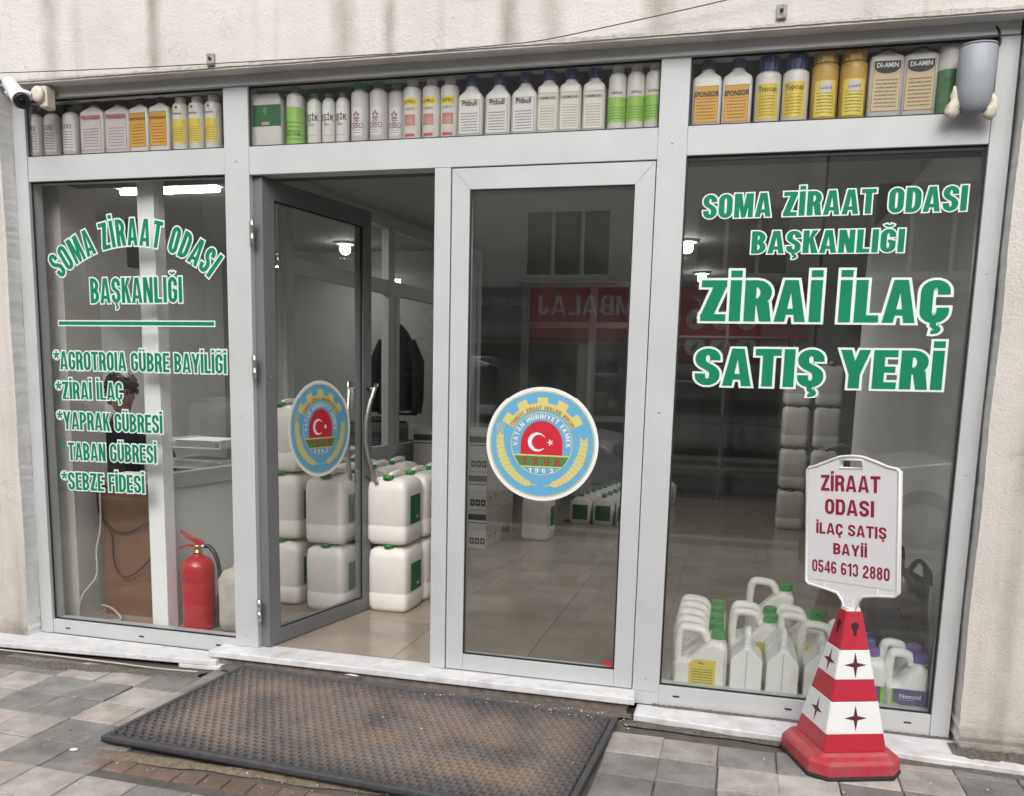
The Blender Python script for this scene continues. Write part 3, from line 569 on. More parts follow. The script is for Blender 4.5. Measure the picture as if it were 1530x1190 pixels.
# ---- emblem (round sticker) in local coords: centre 0, radius 1, drawn facing -Y
EB = mat('emblem_blue', (.115, .36, .56), .45); EY = mat('emblem_yellow', (.60, .52, .17), .45); ER = mat('emblem_red', (.52, .015, .03), .45); EG = mat('emblem_green', (.07, .20, .06), .45); EW = mat('emblem_white', (.74, .74, .72), .45); EO = mat('emblem_brown', (.35, .10, .03), .5)
def emblem(parent, cx, cz, rad, y):
    L = [0]
    def P3(x, z, l): return (cx+x*rad, y-.0002*l, cz+z*rad)
    def disc(name, m_, pts, par, l): return MB().add([P3(a, b, l) for a, b in pts], [tuple(range(len(pts)))]).build(name, m_, par)
    circ = lambda r, a0=0, a1=360, k=64, ox=0, oz=0: [(ox+r*math.cos(R(a0+(a1-a0)*i/k)), oz+r*math.sin(R(a0+(a1-a0)*i/k))) for i in range(k if a1-a0 == 360 else k+1)]
    e = disc('emblem', EW, circ(1), parent, 1)
    def ring(name, m_, r0, r1, l, a0=0, a1=360, k=96):
        mb = MB(); vs = []
        for i in range(k+1):
            a = R(a0+(a1-a0)*i/k); vs += [P3(r0*math.cos(a), r0*math.sin(a), l), P3(r1*math.cos(a), r1*math.sin(a), l)]
        return mb.add(vs, [(2*i, 2*i+1, 2*i+3, 2*i+2) for i in range(k)]).build(name, m_, e)
    disc('blue_field', EB, circ(.94), e, 2); ring('yellow_ring', EY, .915, .935, 3)
    # cogwheel arc
    mb = MB(); vs = []; k = 130
    for i in range(k+1):
        a = 26+(154-26)*i/k; tt = ((a-90)/28.4+.5) % 1; ro = .80 if .24 < tt < .76 else .69
        vs += [P3(.575*math.cos(R(a)), .02+.575*math.sin(R(a)), 3), P3(ro*math.cos(R(a)), .02+ro*math.sin(R(a)), 3)]
    mb.add(vs, [(2*i, 2*i+1, 2*i+3, 2*i+2) for i in range(k)]).build('cogwheel', EY, e)
    ring('inner_ring', EY, .535, .55, 4)
    half = [(.375*math.cos(R(a)), -.02+.42*math.sin(R(a))) for a in [6+168*i/30 for i in range(31)]]
    disc('red_dome', ER, [(-.375, -.20)]+[(.375, -.20)]+half, e, 5)
    xg = math.sqrt(.535**2-.2**2); xg2 = math.sqrt(.535**2-.38**2)
    disc('white_line', EY, [(-xg, -.215), (xg, -.215), (xg, -.19), (-xg, -.19)], e, 6)
    disc('green_band', EG, [(-xg2-.0, -.395), (xg2, -.395), (xg*.985, -.215), (-xg*.985, -.215)], e, 7)
    disc('white_line', EY, [(-xg2, -.41), (xg2, -.41), (xg2, -.39), (-xg2, -.39)], e, 8)
    # crescent and star
    pts = [(-.08+.165*math.cos(R(a)), .03+.165*math.sin(R(a))) for a in range(38, 323, 12)]; inn = [(-.045+.130*math.cos(R(a)), .03+.130*math.sin(R(a))) for a in range(38, 323, 12)]
    mb = MB(); mb.add([P3(a, b, 7) for a, b in pts]+[P3(a, b, 7) for a, b in inn], [(i, i+1, len(pts)+i+1, len(pts)+i) for i in range(len(pts)-1)]).build('crescent', EW, e)
    sp_ = [((.155+(.062 if i % 2 == 0 else .025)*math.cos(R(180+36*i))), .03+(.062 if i % 2 == 0 else .025)*math.sin(R(180+36*i))) for i in range(10)]
    mb = MB(); mb.add([P3(.155, .03, 8)]+[P3(a, b, 8) for a, b in sp_], [(0, i+1, (i+1) % 10+1) for i in range(10)]).build('star', EW, e)
    # wheat ears
    for sgn, nm in ((-1, 0), (1, 1)):
        mb = MB(); mbl = MB()
        path = [(sgn*(.745*math.cos(R(a))), .06+.80*math.sin(R(a))) for a in range(0, -80, -6)]
        for i, (x, z) in enumerate(path[:-1]):
            x2, z2 = path[i+1]; d = Vector((x2-x, z2-z)).normalized(); nn = Vector((-d.y, d.x)); f = .085*(1-.25*abs(i-5)/6)
            for s2 in (-1, 1):
                c0 = Vector((x, z)); tip = c0-d*.09+nn*s2*f; mid = c0-d*.0+nn*s2*f*.95; low = c0+d*.085
                mb.add([P3(*p, 9+.3*(i % 2)+.15*(s2 > 0)) for p in (c0-d*.02, tip, mid, low)], [(0, 1, 2, 3)])
                mbl.add([P3(*p, 10.5) for p in (c0-d*.02+nn*.003, mid-nn*s2*.004, mid+d*.008-nn*s2*.004, c0-d*.012)], [(0, 1, 2, 3)])
        x, z = path[0]
        if sgn < 0:
            for q in range(6): mb.add([P3(x-.075+q*.03, z+.28, 9), P3(x-.066+q*.03, z+.28, 9), P3(x-.038+q*.016, z+.03, 9), P3(x-.045+q*.016, z+.03, 9)], [(0, 1, 2, 3)])
            mb.add([P3(x, z+.13, 9.8), P3(x+.045, z+.03, 9.8), P3(x, z-.05, 9.8), P3(x-.045, z+.03, 9.8)], [(0, 1, 2, 3)])
        x, z = path[-1]; mb.add([P3(x, z+.012, 9), P3(x-sgn*.10, z-.01, 9), P3(x-sgn*.10, z-.022, 9), P3(x, z-.012, 9)], [(0, 1, 2, 3)])
        o = mb.build('wheat_ear', EY, e); mbl.build('grain_lines', EB, o)
    # lettering on arcs
    def at(txt, r, cap, span, m_, l, nm, mid_a=90, **kw):
        length = R(span)*r/cap
        def f(x, z, k, mid):
            am = R(mid_a)-(mid*cap/r-R(span)/2); lx, lz = (x-mid)*cap, z*cap
            return P3(math.cos(am)*(r+lz)+math.sin(am)*lx, .0+math.sin(am)*(r+lz)-math.cos(am)*lx, l+k*.08)
        return text_mb(txt, width=length, place=f, **kw).build(nm, m_, e)
    at('VATAN HÜRRİYET EKMEK', .435, .08, 192, EW, 10, 'lettering', W0=.62, v=.19, h=.15, gap=.14, space=.45)
    at('TÜRKİYE ZİRAAT ODALARI BİRLİĞİ', .60, .06, 122, EO, 10, 'lettering', W0=.56, v=.17, h=.10, gap=.18, space=.55)
    def ln(txt, x0, x1, z, cap, m_, **kw):
        return text_mb(txt, width=(x1-x0)/cap, place=lambda x, zz, k, mid: P3(x0+x*cap, z+zz*cap, 10+k*.08), **kw).build('lettering', m_, e)
    ln('TZOB', -.34, .34, -.365, .12, mat('emblem_text_red', (.40, .02, .02), .5), W0=.75, v=.24, h=.2, gap=.75)
    ln('1963', -.22, .22, -.505, .078, EW, W0=.6, v=.2, h=.15, gap=.55)
    return e
# ---- door leaves
def leaf(name, label, w_, loc, rz, hd, m_=ALU, dbl=True):
    t = thing(name, label, 'door', loc, rz)
    s = .079; H0, H1 = .004, 2.193; y0, y1 = 0, .055
    def pz(nm, pts): MB().prism(pts, y1-y0, 'y', y0).build(nm, m_, t, .0012)
    e = .0006
    pz('bottom_rail', [(0+e, H0), (w_-e, H0), (w_-s-e, H0+s), (s+e, H0+s)]) if False else pz('bottom_rail', [(s+e, H0), (w_-s-e, H0), (w_-s-e, H0+.074), (s+e, H0+.074)])
    pz('top_rail', [(0+e, H1), (s+e, H1-.086), (w_-s-e, H1-.086), (w_-e, H1)])
    pz('stile', [(0, H0), (s, H0), (s, H1-.086), (0, H1)]); pz('stile', [(w_, H0), (w_, H1), (w_-s, H1-.086), (w_-s, H0)])
    pane(t, s, w_-s, H0+.074, H1-.086, .012, dbl=dbl)
    emblem(t, w_*.49, 1.047, .247, .0108)
    return t
LC = leaf('door_leaf', 'closed right door leaf with round blue farming emblem sticker', .851, (.957, .004, 0), 0, 0)
LO = leaf('door_leaf', 'open left door leaf swung inward with steel bow handle', .842, (.050, .022, 0), R(78.6), 0, ALU_SHADED, False)
MB().prism([(.717, .100), (.768, .082), (.770, .098), (.722, .115)], .002, 'y', .0105).build('red_tape', mat('red_tape', (.5, .02, .03), .4), LC)
# bow handle on both faces of the open leaf
for sy in (-1, 1):
    yb = 0 if sy < 0 else .055; off = sy*.062
    path = []
    for i in range(13):
        f = i/12; z = .735+(1.285-.735)*f; b = math.sin(PI*f)*.045; path.append((.800-b*1.3, yb+off-sy*b*.65, z))
    h = MB().tube(path, .0125, 12).build('handle', STEEL, LO)
    for z in (.765, 1.255): MB().tube([(.796, yb+sy*.002, z), (.796, yb+off, z)], .008, 10).build('handle_mount', STEEL, h)
for z in (.19, 1.35, 1.95):
    mb = MB().lathe([(.009, -.055), (.009, -.003)], 12, (0.018, -.012, z)).lathe([(.009, .003), (.009, .055)], 12, (0.018, -.012, z)).box((.0, -.006, z-.05), (.018, .002, z+.05))
    mb.build('hinge', STEEL, sf)
# small lock screws on the open stile
MB().lathe([(.006, 0), (.006, .003)], 8).xf(lambda p: Vector((.04+p.x, -p.z, 1.30+p.y))).build('screw', STEEL, LO)
# ================================================================== INTERIOR
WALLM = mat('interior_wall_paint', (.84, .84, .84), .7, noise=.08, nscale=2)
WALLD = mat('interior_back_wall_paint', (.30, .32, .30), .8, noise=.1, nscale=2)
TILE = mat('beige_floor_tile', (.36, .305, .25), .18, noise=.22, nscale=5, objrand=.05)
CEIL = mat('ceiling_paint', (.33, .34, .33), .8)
XR = 3.075
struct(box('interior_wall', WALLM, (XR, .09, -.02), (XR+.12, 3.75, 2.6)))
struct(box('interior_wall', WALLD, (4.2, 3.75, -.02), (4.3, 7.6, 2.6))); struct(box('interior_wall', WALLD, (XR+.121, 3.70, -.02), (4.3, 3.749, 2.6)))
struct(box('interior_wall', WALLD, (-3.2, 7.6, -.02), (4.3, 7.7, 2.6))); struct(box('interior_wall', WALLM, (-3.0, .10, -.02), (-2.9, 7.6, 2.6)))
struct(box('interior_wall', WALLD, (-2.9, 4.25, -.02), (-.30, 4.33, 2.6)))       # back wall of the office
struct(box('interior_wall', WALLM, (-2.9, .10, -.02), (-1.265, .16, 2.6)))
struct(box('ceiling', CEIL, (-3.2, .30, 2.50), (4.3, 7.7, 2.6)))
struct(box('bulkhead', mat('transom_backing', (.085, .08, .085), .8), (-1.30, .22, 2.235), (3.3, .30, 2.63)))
fl = struct(box('interior_floor', mat('floor_grout', (.22, .2, .18), .8), (-3.2, .06, -.06), (4.3, 7.7, -.0065)))
tm = MB().box((-.2985, -.2985, -.008), (.2985, .2985, 0)).mesh('floor_tile', TILE)
for i in range(12):
    for j in range(13):
        o = bpy.data.objects.new('floor_tile', tm); link(o, fl); o.location = (-2.75+.6*i+.12, .362+.6*j, 0)
# shelf board carrying the transom bottles
struct(box('transom_shelf', ALU_IN, (-1.19, .092, 2.300), (3.005, .218, 2.3185)))
# aluminium partition between shop and office
pt = thing('office_partition', 'grey aluminium and glass partition running back beside the white jerrycans', 'partition', (-.635, .12, 0), -math.atan(.094))
PL = 4.22
def pp(nm, y0, y1, z0, z1, m_=ALU_IN, x=.03): return MB().box((-x, y0, z0), (x, y1, z1)).build(nm, m_, pt, .002)
pp('post', 0, .075, 0, 2.5, WALLM, .05)
for y0, y1 in ((1.10, 1.18), (2.40, 2.50), (3.37, 3.45), (4.14, PL)): pp('post', y0, y1, 0, 2.5)
pp('top_rail', .075, 1.10, 2.40, 2.498); pp('top_rail', 1.18, 2.40, 2.40, 2.498); pp('top_rail', 2.50, 3.37, 2.40, 2.498); pp('top_rail', 3.45, 4.14, 2.40, 2.498); pp('solid_panel', 3.45, 4.14, 0, 2.399, ALU_IN, .012)
pp('transom_rail', 1.18, 2.40, 1.93, 2.03, x=.028); pp('transom_rail', 2.50, 3.37, 1.93, 2.03, x=.028)
for y0, y1 in ((.075, 1.10), (1.18, 2.40), (2.50, 3.37)):
    pp('middle_rail', y0, y1, .72, .80, x=.028); pp('solid_panel', y0, y1, .09, .72, mat('partition_panel', (.60, .62, .62), .35), .012); pp('bottom_rail', y0, y1, 0, .09, x=.028)
    g1 = pp('glass_pane', y0, y1, .80, 1.93 if y0 > 1 else 2.40, GL, .003)
    if y0 > 1: pp('glass_pane', y0, y1, 2.03, 2.40, GL, .003)
for y0, y1 in ((2.50, 2.57), (3.30, 3.37)): pp('door_stile', y0+.001, y1-.001, .80, 1.93, ALU_IN, .035)
MB().tube([(.035, 2.56, 1.05), (.075, 2.56, 1.05), (.075, 2.68, 1.05)], .009, 8).build('door_handle', STEEL, pt)
# white post between the window and the office desk
struct(box('interior_pillar', mat('pillar_paint', (.50, .48, .45), .7), (-1.36, .165, 0), (-1.165, .42, 2.5)))
# back partition of the shop, seen through the closed leaf
pb = thing('back_partition', 'grey framed glazed partition standing at the far end of the shop', 'partition', (0, 0, 0))
for x in (-.40, .42, 1.25): MB().box((x, 6.6, 0), (x+.08, 6.68, 2.5)).build('post', ALU_IN, pb, .002)
for z in (0, .85, 1.95, 2.42):
    for x in (-.32, .50): MB().box((x, 6.605, z), (x+.74, 6.675, z+.07)).build('rail', ALU_IN, pb, .002)
for x in (-.32, .50): MB().box((x, 6.63, .92), (x+.74, 6.636, 1.95)).build('glass_pane', GL, pb)
# lamps
def tube_lamp(label, x0, x1, y, z, en):
    t = thing('ceiling_lamp', label, 'ceiling lamp', ((x0+x1)/2, y, z)); h = (x1-x0)/2
    MB().box((-h, -.05, .0), (h, .05, .035)).build('housing', WHITE_PL, t, .004)
    MB().tube([(-h+.02, 0, -.018), (h-.02, 0, -.018)], .016, 10).build('tube', LAMP, t)
    l = bpy.data.lights.new('lamp_light', 'AREA'); l.shape = 'RECTANGLE'; l.size = 2*h; l.size_y = .06; l.energy = en; l.color = (1, .98, .94)
    lo = link(bpy.data.objects.new('lamp_light', l), t); lo.location = (0, 0, -.045); return t
tube_lamp('long fluorescent tube on the office ceiling behind the left window', -1.72, -.98, 1.30, 2.455, 14)
def spot(label, x, y, en):
    t = thing('ceiling_lamp', label, 'ceiling lamp', (x, y, 2.5)); MB().lathe([(.09, 0), (.09, -.018), (.07, -.022)], 20).build('rim', WHITE_PL, t)
    MB().lathe([(.03, -.020), (.044, -.04), (.048, -.065), (.040, -.09), (.022, -.105), (.006, -.108)], 20).build('diffuser', LAMP, t)
    l = bpy.data.lights.new('lamp_light', 'AREA'); l.shape = 'DISK'; l.size = .14; l.energy = en; l.color = (1, .98, .94)
    lo = link(bpy.data.objects.new('lamp_light', l), t); lo.location = (0, 0, -.14); return t
spot('round ceiling lamp behind the glass of the open door leaf', -1.30, 3.70, 3)
spot('round ceiling lamp seen left of the word BAŞKANLIĞI, the nearer one', 1.69, 3.86, 8)
spot('round ceiling lamp above the start of ZİRAİ İLAÇ, the farther one', 1.72, 5.94, 3)
# ---------------------------------------------------------------- 20 litre jerrycans
def jerrycan():
    t = thing('jerrycan', 'white jerrycan', 'jerrycan', (0, 0, 0), 0, 'stacked white jerrycans with green labels')
    a, b, h = .121, .145, .372
    mb = MB(); secs = [(0, a-.022, b-.022), (.006, a-.008, b-.008), (.03, a, b), (.10, a, b), (.104, a-.002, b-.002), (.112, a-.002, b-.002), (.116, a, b), (.30, a, b), (.345, a-.006, b-.006), (.365, a-.03, b-.03), (h, a-.05, b-.05)]
    mb.loft(secs, 36, 7); mb.build('body', CAN_PL, t)
    MB().tube([(.0, -.085, .365), (0, -.075, .384), (0, -.02, .389), (0, .06, .389), (0, .10, .380), (0, .108, .362)], .014, 8, sy=1.5).build('handle', CAN_PL, t)
    MB().lathe([(.030, 0), (.030, .018), (.026, .021)], 14, (-.0, -.108, .368)).build('cap', GREEN_CAP, t)
    # printed label on the broad right-hand face
    lb = MB().box((a-.002, -.078, .115), (a+.0012, .078, .275)).build('label', GREEN_LAB2, t)
    MB().box((a+.001, .01, .14), (a+.0017, .045, .155)).build('label_print', mat('pale_print', (.55, .5, .35), .5), lb)
    MB().add([(a+.0017, -.02, .19), (a+.0017, .0, .245), (a+.0017, .02, .19), (a+.0017, 0, .205)], [(0, 1, 2, 3)]).build('leaf_logo', mat('logo_green', (.02, .25, .10), .5), lb)
    return t
jc = jerrycan(); first = True
labs = {('A', 0, 0): 'front jerrycan on the floor, right-hand stack just inside the doorway', ('A', 0, 1): 'upper jerrycan of the front right-hand stack inside the doorway',
        ('B', 0, 0): 'bottom jerrycan seen through the open door glass, left of the doorway stack', ('B', 0, 1): 'upper jerrycan seen through the open door glass below the emblem',
        ('C', 0, 0): 'bottom jerrycan of the tall stack behind the open door hinge side', ('C', 0, 1): 'middle jerrycan of the tall stack behind the open door hinge side', ('C', 0, 2): 'topmost jerrycan of the tall stack behind the open door hinge side'}
order = ['front', 'second', 'third', 'fourth', 'fifth']; pos = {'A': 'right', 'B': 'middle', 'C': 'left'}; tier = ['bottom', 'upper', 'topmost']
for col, x0, y0 in (('A', .325, .945), ('B', -.005, .845), ('C', -.31, .90)):
    for r_ in range({'A': 3, 'B': 4, 'C': 4}[col]):
        for k in range(3 if col == 'C' and r_ < 2 else 2):
            lab = labs.get((col, r_, k)) or f'{tier[k]} white jerrycan in the {order[r_]} row of the {pos[col]} file behind the open door'
            xx = x0-.004*r_+random.uniform(-.006, .006)+(.0 if r_ == 0 else .018); yy = y0+.298*r_; zz = .386*k
            if first: jc.location = (xx, yy, zz); jc['label'] = lab; first = False; base_can = jc
            else: copy_thing(jc, (xx, yy, zz), R(random.uniform(-2, 2)), lab)
# other far cans on the right, standing by the end of the light wall
for i in range(2):
    for k in range(4):
        copy_thing(jc, (2.70+.27*i, 4.85, .386*k), R(random.uniform(-2, 2)), f"{['floor-level', 'second', 'third', 'topmost'][k]} can in the {['left', 'right'][i]} stack of dim white cans beneath SATIŞ YERİ")
copy_thing(jc, (.60, 3.42, 0), R(0), 'lone white jerrycan on the floor beside the printed cartons')
# small green-labelled cans in rows deep in the shop
sc = thing('small_jerrycan', 'small can', 'jerrycan', (0, 0, 0), 0, 'rows of small green labelled cans deep in the shop')
MB().loft([(0, .085, .06), (.01, .098, .07), (.20, .098, .07), (.235, .06, .05), (.25, .03, .03)], 20, 6).build('body', CAN_PL, sc)
MB().lathe([(.024, .25), (.024, .285), (.02, .288)], 10).build('cap', GREEN_CAP, sc); MB().box((-.07, -.0715, .04), (.07, -.069, .18)).build('label', GREEN_LAB2, sc)
first = True; rown = ['first', 'second', 'third', 'fourth', 'fifth', 'sixth', 'seventh', 'eighth', 'ninth', 'tenth']
for j in range(10):
    for i in range(3):
        lab = f'small green capped can, {rown[j]} row back, {["left", "middle", "right"][i]} file, seen through the closed leaf'
        xx, yy = .80+.215*i+.026*j, 4.35+.19*j
        if first: sc.location = (xx, yy, 0); sc['label'] = lab; first = False
        else: copy_thing(sc, (xx, yy, 0), 0, lab)
# cartons
CART = mat('pale_carton', (.52, .50, .46), .8, noise=.12, nscale=5)
def carton():
    t = thing('carton', 'carton', 'box', (0, 0, 0), 0, 'printed cartons stacked behind the closed door leaf')
    MB().box((-.15, -.2, 0), (.15, .2, .30)).build('box_body', CART, t, .004)
    for z0, z1 in ((.225, .272), (.20, .208)): MB().box((-.148, -.2012, z0), (.148, -.1995, z1)).build('printed_band', mat('slate_print', (.05, .055, .07), .7), t)
    for i in range(3):
        p = MB().box((.018+i*.043, -.2014, .035), (.054+i*.043, -.1995, .085)).build('symbol', BLACK, t)
        MB().add([(.036+i*.043, -.202, .075), (.028+i*.043, -.202, .06), (.036+i*.043, -.202, .045), (.044+i*.043, -.202, .06)], [(0, 1, 2, 3)]).build('pictogram', CART, p)
    MB().box((.1495, -.04, .296), (.1512, .04, .304))
    for q in range(2): MB().add([(.1515, -.12+.16*q, .10), (.1515, -.08+.16*q, .10), (.1515, -.10+.16*q, .06)], [(0, 1, 2)]).build('arrow_mark', BLACK, t)
    return t
ct = carton(); first = True
for i in range(2):
    for j in range(2):
        for k in range(3):
            x, y = .18-.31*i, 2.97+.41*j; lab = f'{["bottom", "middle", "top"][k]} printed carton, {["right", "left"][i]} column, {["front", "rear"][j]} row, dim behind the closed door'
            if first: ct.location = (x, y, 0); ct['label'] = lab; first = False
            else: copy_thing(ct, (x, y, .303*k), R(random.uniform(-1, 1)), lab)
# shelving with goods along the back
GRD = mat('dark_grey_metal', (.12, .125, .125), .5)
sh = thing('shelf_unit', 'dim metal shelf unit standing along the shop back wall', 'shelf', (2.0, 6.7, 0))
for x in (-.7, 0, .7):
    for y in (-.15, .15): MB().box((x-.015, y-.015, 0), (x+.015, y+.015, 2.1)).build('upright', GRD, sh)
for z in (.35, .85, 1.35, 1.85): MB().box((-.72, -.17, z), (.72, .17, z+.025)).build('shelf_board', GRD, sh)
# wall poster with round pictures
po = thing('poster', 'dark red poster with eight round leaf pictures high on the back wall', 'poster', (1.75, 7.58, 1.75))
MB().box((-.62, -.012, -.15), (.62, .012, .60)).build('sheet', mat('poster_red', (.22, .05, .055), .6), po)
for i in range(4):
    for j in range(2):
        d = MB().lathe([(.125, 0), (.125, .004)], 24).xf(lambda p: Vector((-.465+.31*i+p.x, -.013-p.z, .05+.33*j+p.y))).build('round_picture', mat('poster_disc', (.40, .45, .40), .6), po)
        MB().loft([(0, .035, .06), (.004, .035, .06)], 10, 2).xf(lambda p: Vector((-.465+.31*i+p.x+p.y*.5, -.018-p.z, .05+.33*j+p.y))).build('leaf_picture', mat('leaf_print', (.08, .22, .08), .6), d)
# ---------------------------------------------------------------- office things
WOOD = mat('brown_desk_laminate', (.20, .105, .06), .45, noise=.25, nscale=3)
dk = thing('desk', 'brown laminate office desk end panel behind the left window', 'desk', (-.92, .30, 0))
MB().box((-.175, -.02, .0), (.19, .0, .70)).build('end_panel', WOOD, dk, .002)
MB().box((-.30, -.03, .70), (.205, 1.2, .728)).build('desk_top', WOOD, dk, .003); MB().box((-.29, 1.15, 0), (.19, 1.17, .70)).build('end_panel', WOOD, dk, .002)
cb = mat('cable_dark', (.02, .015, .014), .5); cw = mat('cable_beige', (.48, .44, .36), .5)
def spline(pts, k=8):
    out = []; P = [Vector(p) for p in pts]; P = [P[0]]+P+[P[-1]]
    for i in range(1, len(P)-2):
        for t in range(k):
            s_ = t/k; a, b, c, d = P[i-1:i+3]; out.append(.5*((2*b)+(-a+c)*s_+(2*a-5*b+4*c-d)*s_*s_+(-a+3*b-3*c+d)*s_**3))
    return out+[P[-2]]
Yk = .262
tag(MB().tube(spline([(-1.09, Yk, .70), (-1.08, Yk, .56), (-1.05, Yk, .50), (-.98, Yk, .46), (-.90, Yk, .47), (-.80, Yk, .52), (-.74, Yk, .50)]), .004, 6).build('power_cable', cb), 'dark cable drooping across the upper part of the brown desk panel', 'cable', 'cables hanging over the desk panel')
tag(MB().tube(spline([(-1.10, Yk-.008, .72), (-1.09, Yk-.008, .55), (-1.02, Yk-.008, .45), (-1.01, Yk-.008, .30), (-.96, Yk-.008, .22), (-.86, Yk-.008, .26), (-.74, Yk-.008, .38)]), .0045, 6).build('power_cable', cb), 'dark cable hanging in a deep loop over the brown desk panel', 'cable', 'cables hanging over the desk panel')
tag(MB().tube(spline([(-1.07, Yk-.02, .74), (-1.075, Yk-.02, .50), (-1.10, Yk-.03, .36), (-1.10, Yk-.04, .22), (-1.15, Yk-.09, .12), (-1.16, Yk-.11, .008), (-1.06, Yk-.12, .008), (-.95, Yk-.12, .008), (-.93, Yk-.07, .008), (-1.0, Yk-.05, .05), (-1.08, Yk-.03, .06)]), .0055, 6).build('power_cable', cw), 'beige cable falling from the desk and curling on the floor', 'cable', 'cables hanging over the desk panel')
wb = tag(MB().box((-1.06, .33, .729), (-.93, .45, .765)).build('small_box', WHITE_PL, None, .004), 'small white box on the desk corner under the word SEBZE', 'box')
# paper trays on the desk further back
ptx = thing('paper_tray', 'white stacked paper trays with loose sheets behind the partition glass', 'paper tray', (-.90, .98, .73))
for k in range(2):
    MB().box((-.18, -.16, .02+.12*k), (.18, .16, .028+.12*k)).box((-.18, -.16, .02+.12*k), (-.172, .16, .075+.12*k)).box((.172, -.16, .02+.12*k), (.18, .16, .075+.12*k)).build('tray', WHITE_PL, ptx, .002)
    st = MB()
    for q in range(7):
        a = random.uniform(-.06, .06); st.box((-.15+a*.3, -.15, .03+.12*k+q*.006), (.15+a*.3, .14, .033+.12*k+q*.006))
    st.build('paper_stack', mat('paper', (.62, .63, .66), .7), ptx)
pr = thing('printer', 'black desktop printer at the far end of the office desk', 'printer', (-.72, 3.1, .75), R(80))
MB().box((-.22, -.17, 0), (.22, .17, .20)).build('body', mat('printer_black', (.02, .022, .025), .4), pr, .02); MB().box((-.16, -.26, .04), (.16, -.171, .05)).build('paper_tray', DARK_CAP, pr); MB().box((-.15, -.12, .201), (.15, .12, .235)).build('scanner_lid', DARK_CAP, pr, .01)
sd_ = thing('side_table', 'low grey side table carrying the printer in the office', 'table', (-.78, 3.1, 0))
MB().box((-.25, -.35, .71), (.25, .35, .749)).build('table_top', WALLM, sd_, .003)
for x in (-.22, .22):
    for y in (-.31, .31): MB().box((x-.02, y-.02, 0), (x+.02, y+.02, .71)).build('leg', ALU_IN, sd_)
jk = thing('hanging_jacket', 'black jacket hanging behind the glass of the inner partition door', 'jacket', (-.62, 3.25, 1.0))
mb = MB().loft([(0, .17, .07), (.15, .175, .08), (.4, .16, .075), (.60, .14, .06), (.70, .09, .045), (.76, .035, .03)], 28, 2.4)
mb.xf(lambda p: Vector((p.x*(1+.10*math.sin(7*math.atan2(p.y, p.x))), p.y*(1+.25*math.sin(9*math.atan2(p.y, p.x)+p.z*4)), p.z)))
mb.build('coat_body', mat('black_cloth', (.012, .013, .016), .9), jk); MB().tube([(0, 0, .74), (0, .02, .80), (0, .09, .80)], .006, 6).build('hanger_hook', STEEL, jk)
for s_ in (-1, 1): MB().tube([(s_*.12, 0, .62), (s_*.19, 0, .45), (s_*.20, -.02, .15), (s_*.19, -.03, .02)], [.045, .055, .05, .045], 10).build('sleeve', bpy.data.materials['black_cloth'], jk)
bs = tag(MB().box((-2.16, 1.9, 2.06), (-1.99, 2.05, 2.40)).build('wall_speaker', mat('speaker_black', (.012, .012, .014), .6), None, .01), 'black box speaker high in the office left of the fluorescent tube', 'speaker')
wk = thing('wall_calendar', 'pale paper sheet on the office wall beside the partition post', 'calendar', (-1.2, 4.23, 1.35)); MB().box((-.15, 0, -.2), (.15, .01, .2)).build('sheet', mat('calendar_paper', (.6, .62, .6), .8), wk)
# ---- extinguisher
ex = thing('fire_extinguisher', 'red fire extinguisher with black hose standing inside the left window', 'fire extinguisher', (-.462, .205, 0), R(8))
ERD = mat('extinguisher_red', (.45, .012, .02), .28, coat=.3, noise=.1, nscale=8)
r0 = .083
MB().lathe([(r0-.006, 0), (r0, .006), (r0, .02), (r0, .315), (r0*.97, .335), (r0*.82, .360), (r0*.5, .378), (.024, .386), (.022, .40)], 36).build('cylinder', ERD, ex)
MB().lathe([(.024, .396), (.024, .405), (.017, .408), (.017, .425), (.021, .428), (.021, .44)], 16).build('valve', mat('brass', (.55, .42, .2), .35, metal=1), ex)
MB().prism([(.03, .43), (.035, .455), (.01, .47), (-.03, .478), (-.09, .512), (-.095, .505), (-.045, .465), (-.01, .445), (-.01, .43)], .02, 'y', -.01).build('squeeze_lever', ERD, ex, .003)
MB().prism([(.0, .425), (.0, .440), (-.05, .442), (-.095, .425), (-.11, .412), (-.108, .408), (-.085, .418), (-.05, .432)], .02, 'y', -.01).build('carry_handle', ERD, ex, .003)
MB().tube(spline([(.02, 0, .432), (.06, -.0, .432), (.10, -.01, .39), (.125, -.02, .30), (.125, -.03, .18), (.112, -.04, .05), (.108, -.045, .02)]), .0115, 10).build('hose', DARK_CAP, ex)
MB().tube([(.018, 0, .432), (.04, 0, .432)], .0135, 10).build('hose_collar', STEEL, ex)
MB().lathe([(r0+.0008, .20), (r0+.0008, .225)], 36)
font_text('small_print', 'ABC 6 kg', .02, mat('ext_print', (.10, .008, .01), .6), ex, (0, 0, .26), wrap=r0+.001)
# pale can right of the extinguisher
pc = thing('plastic_can', 'dusty cream can without label behind the fire extinguisher', 'can', (-.235, .31, 0), R(4))
MB().loft([(0, .10, .11), (.008, .115, .125), (.05, .12, .13), (.27, .12, .13), (.31, .10, .11), (.325, .06, .06)], 28, 7).build('body', mat('dusty_cream_plastic', (.50, .47, .41), .6, noise=.25, nscale=12), pc)
MB().lathe([(.03, .325), (.03, .345)], 14, (.04, .0, 0)).build('cap', WHITE_CAP, pc); MB().tube([(-.08, 0, .31), (-.07, 0, .35), (.0, 0, .352), (.01, 0, .325)], .01, 8).build('handle', WHITE_PL, pc)
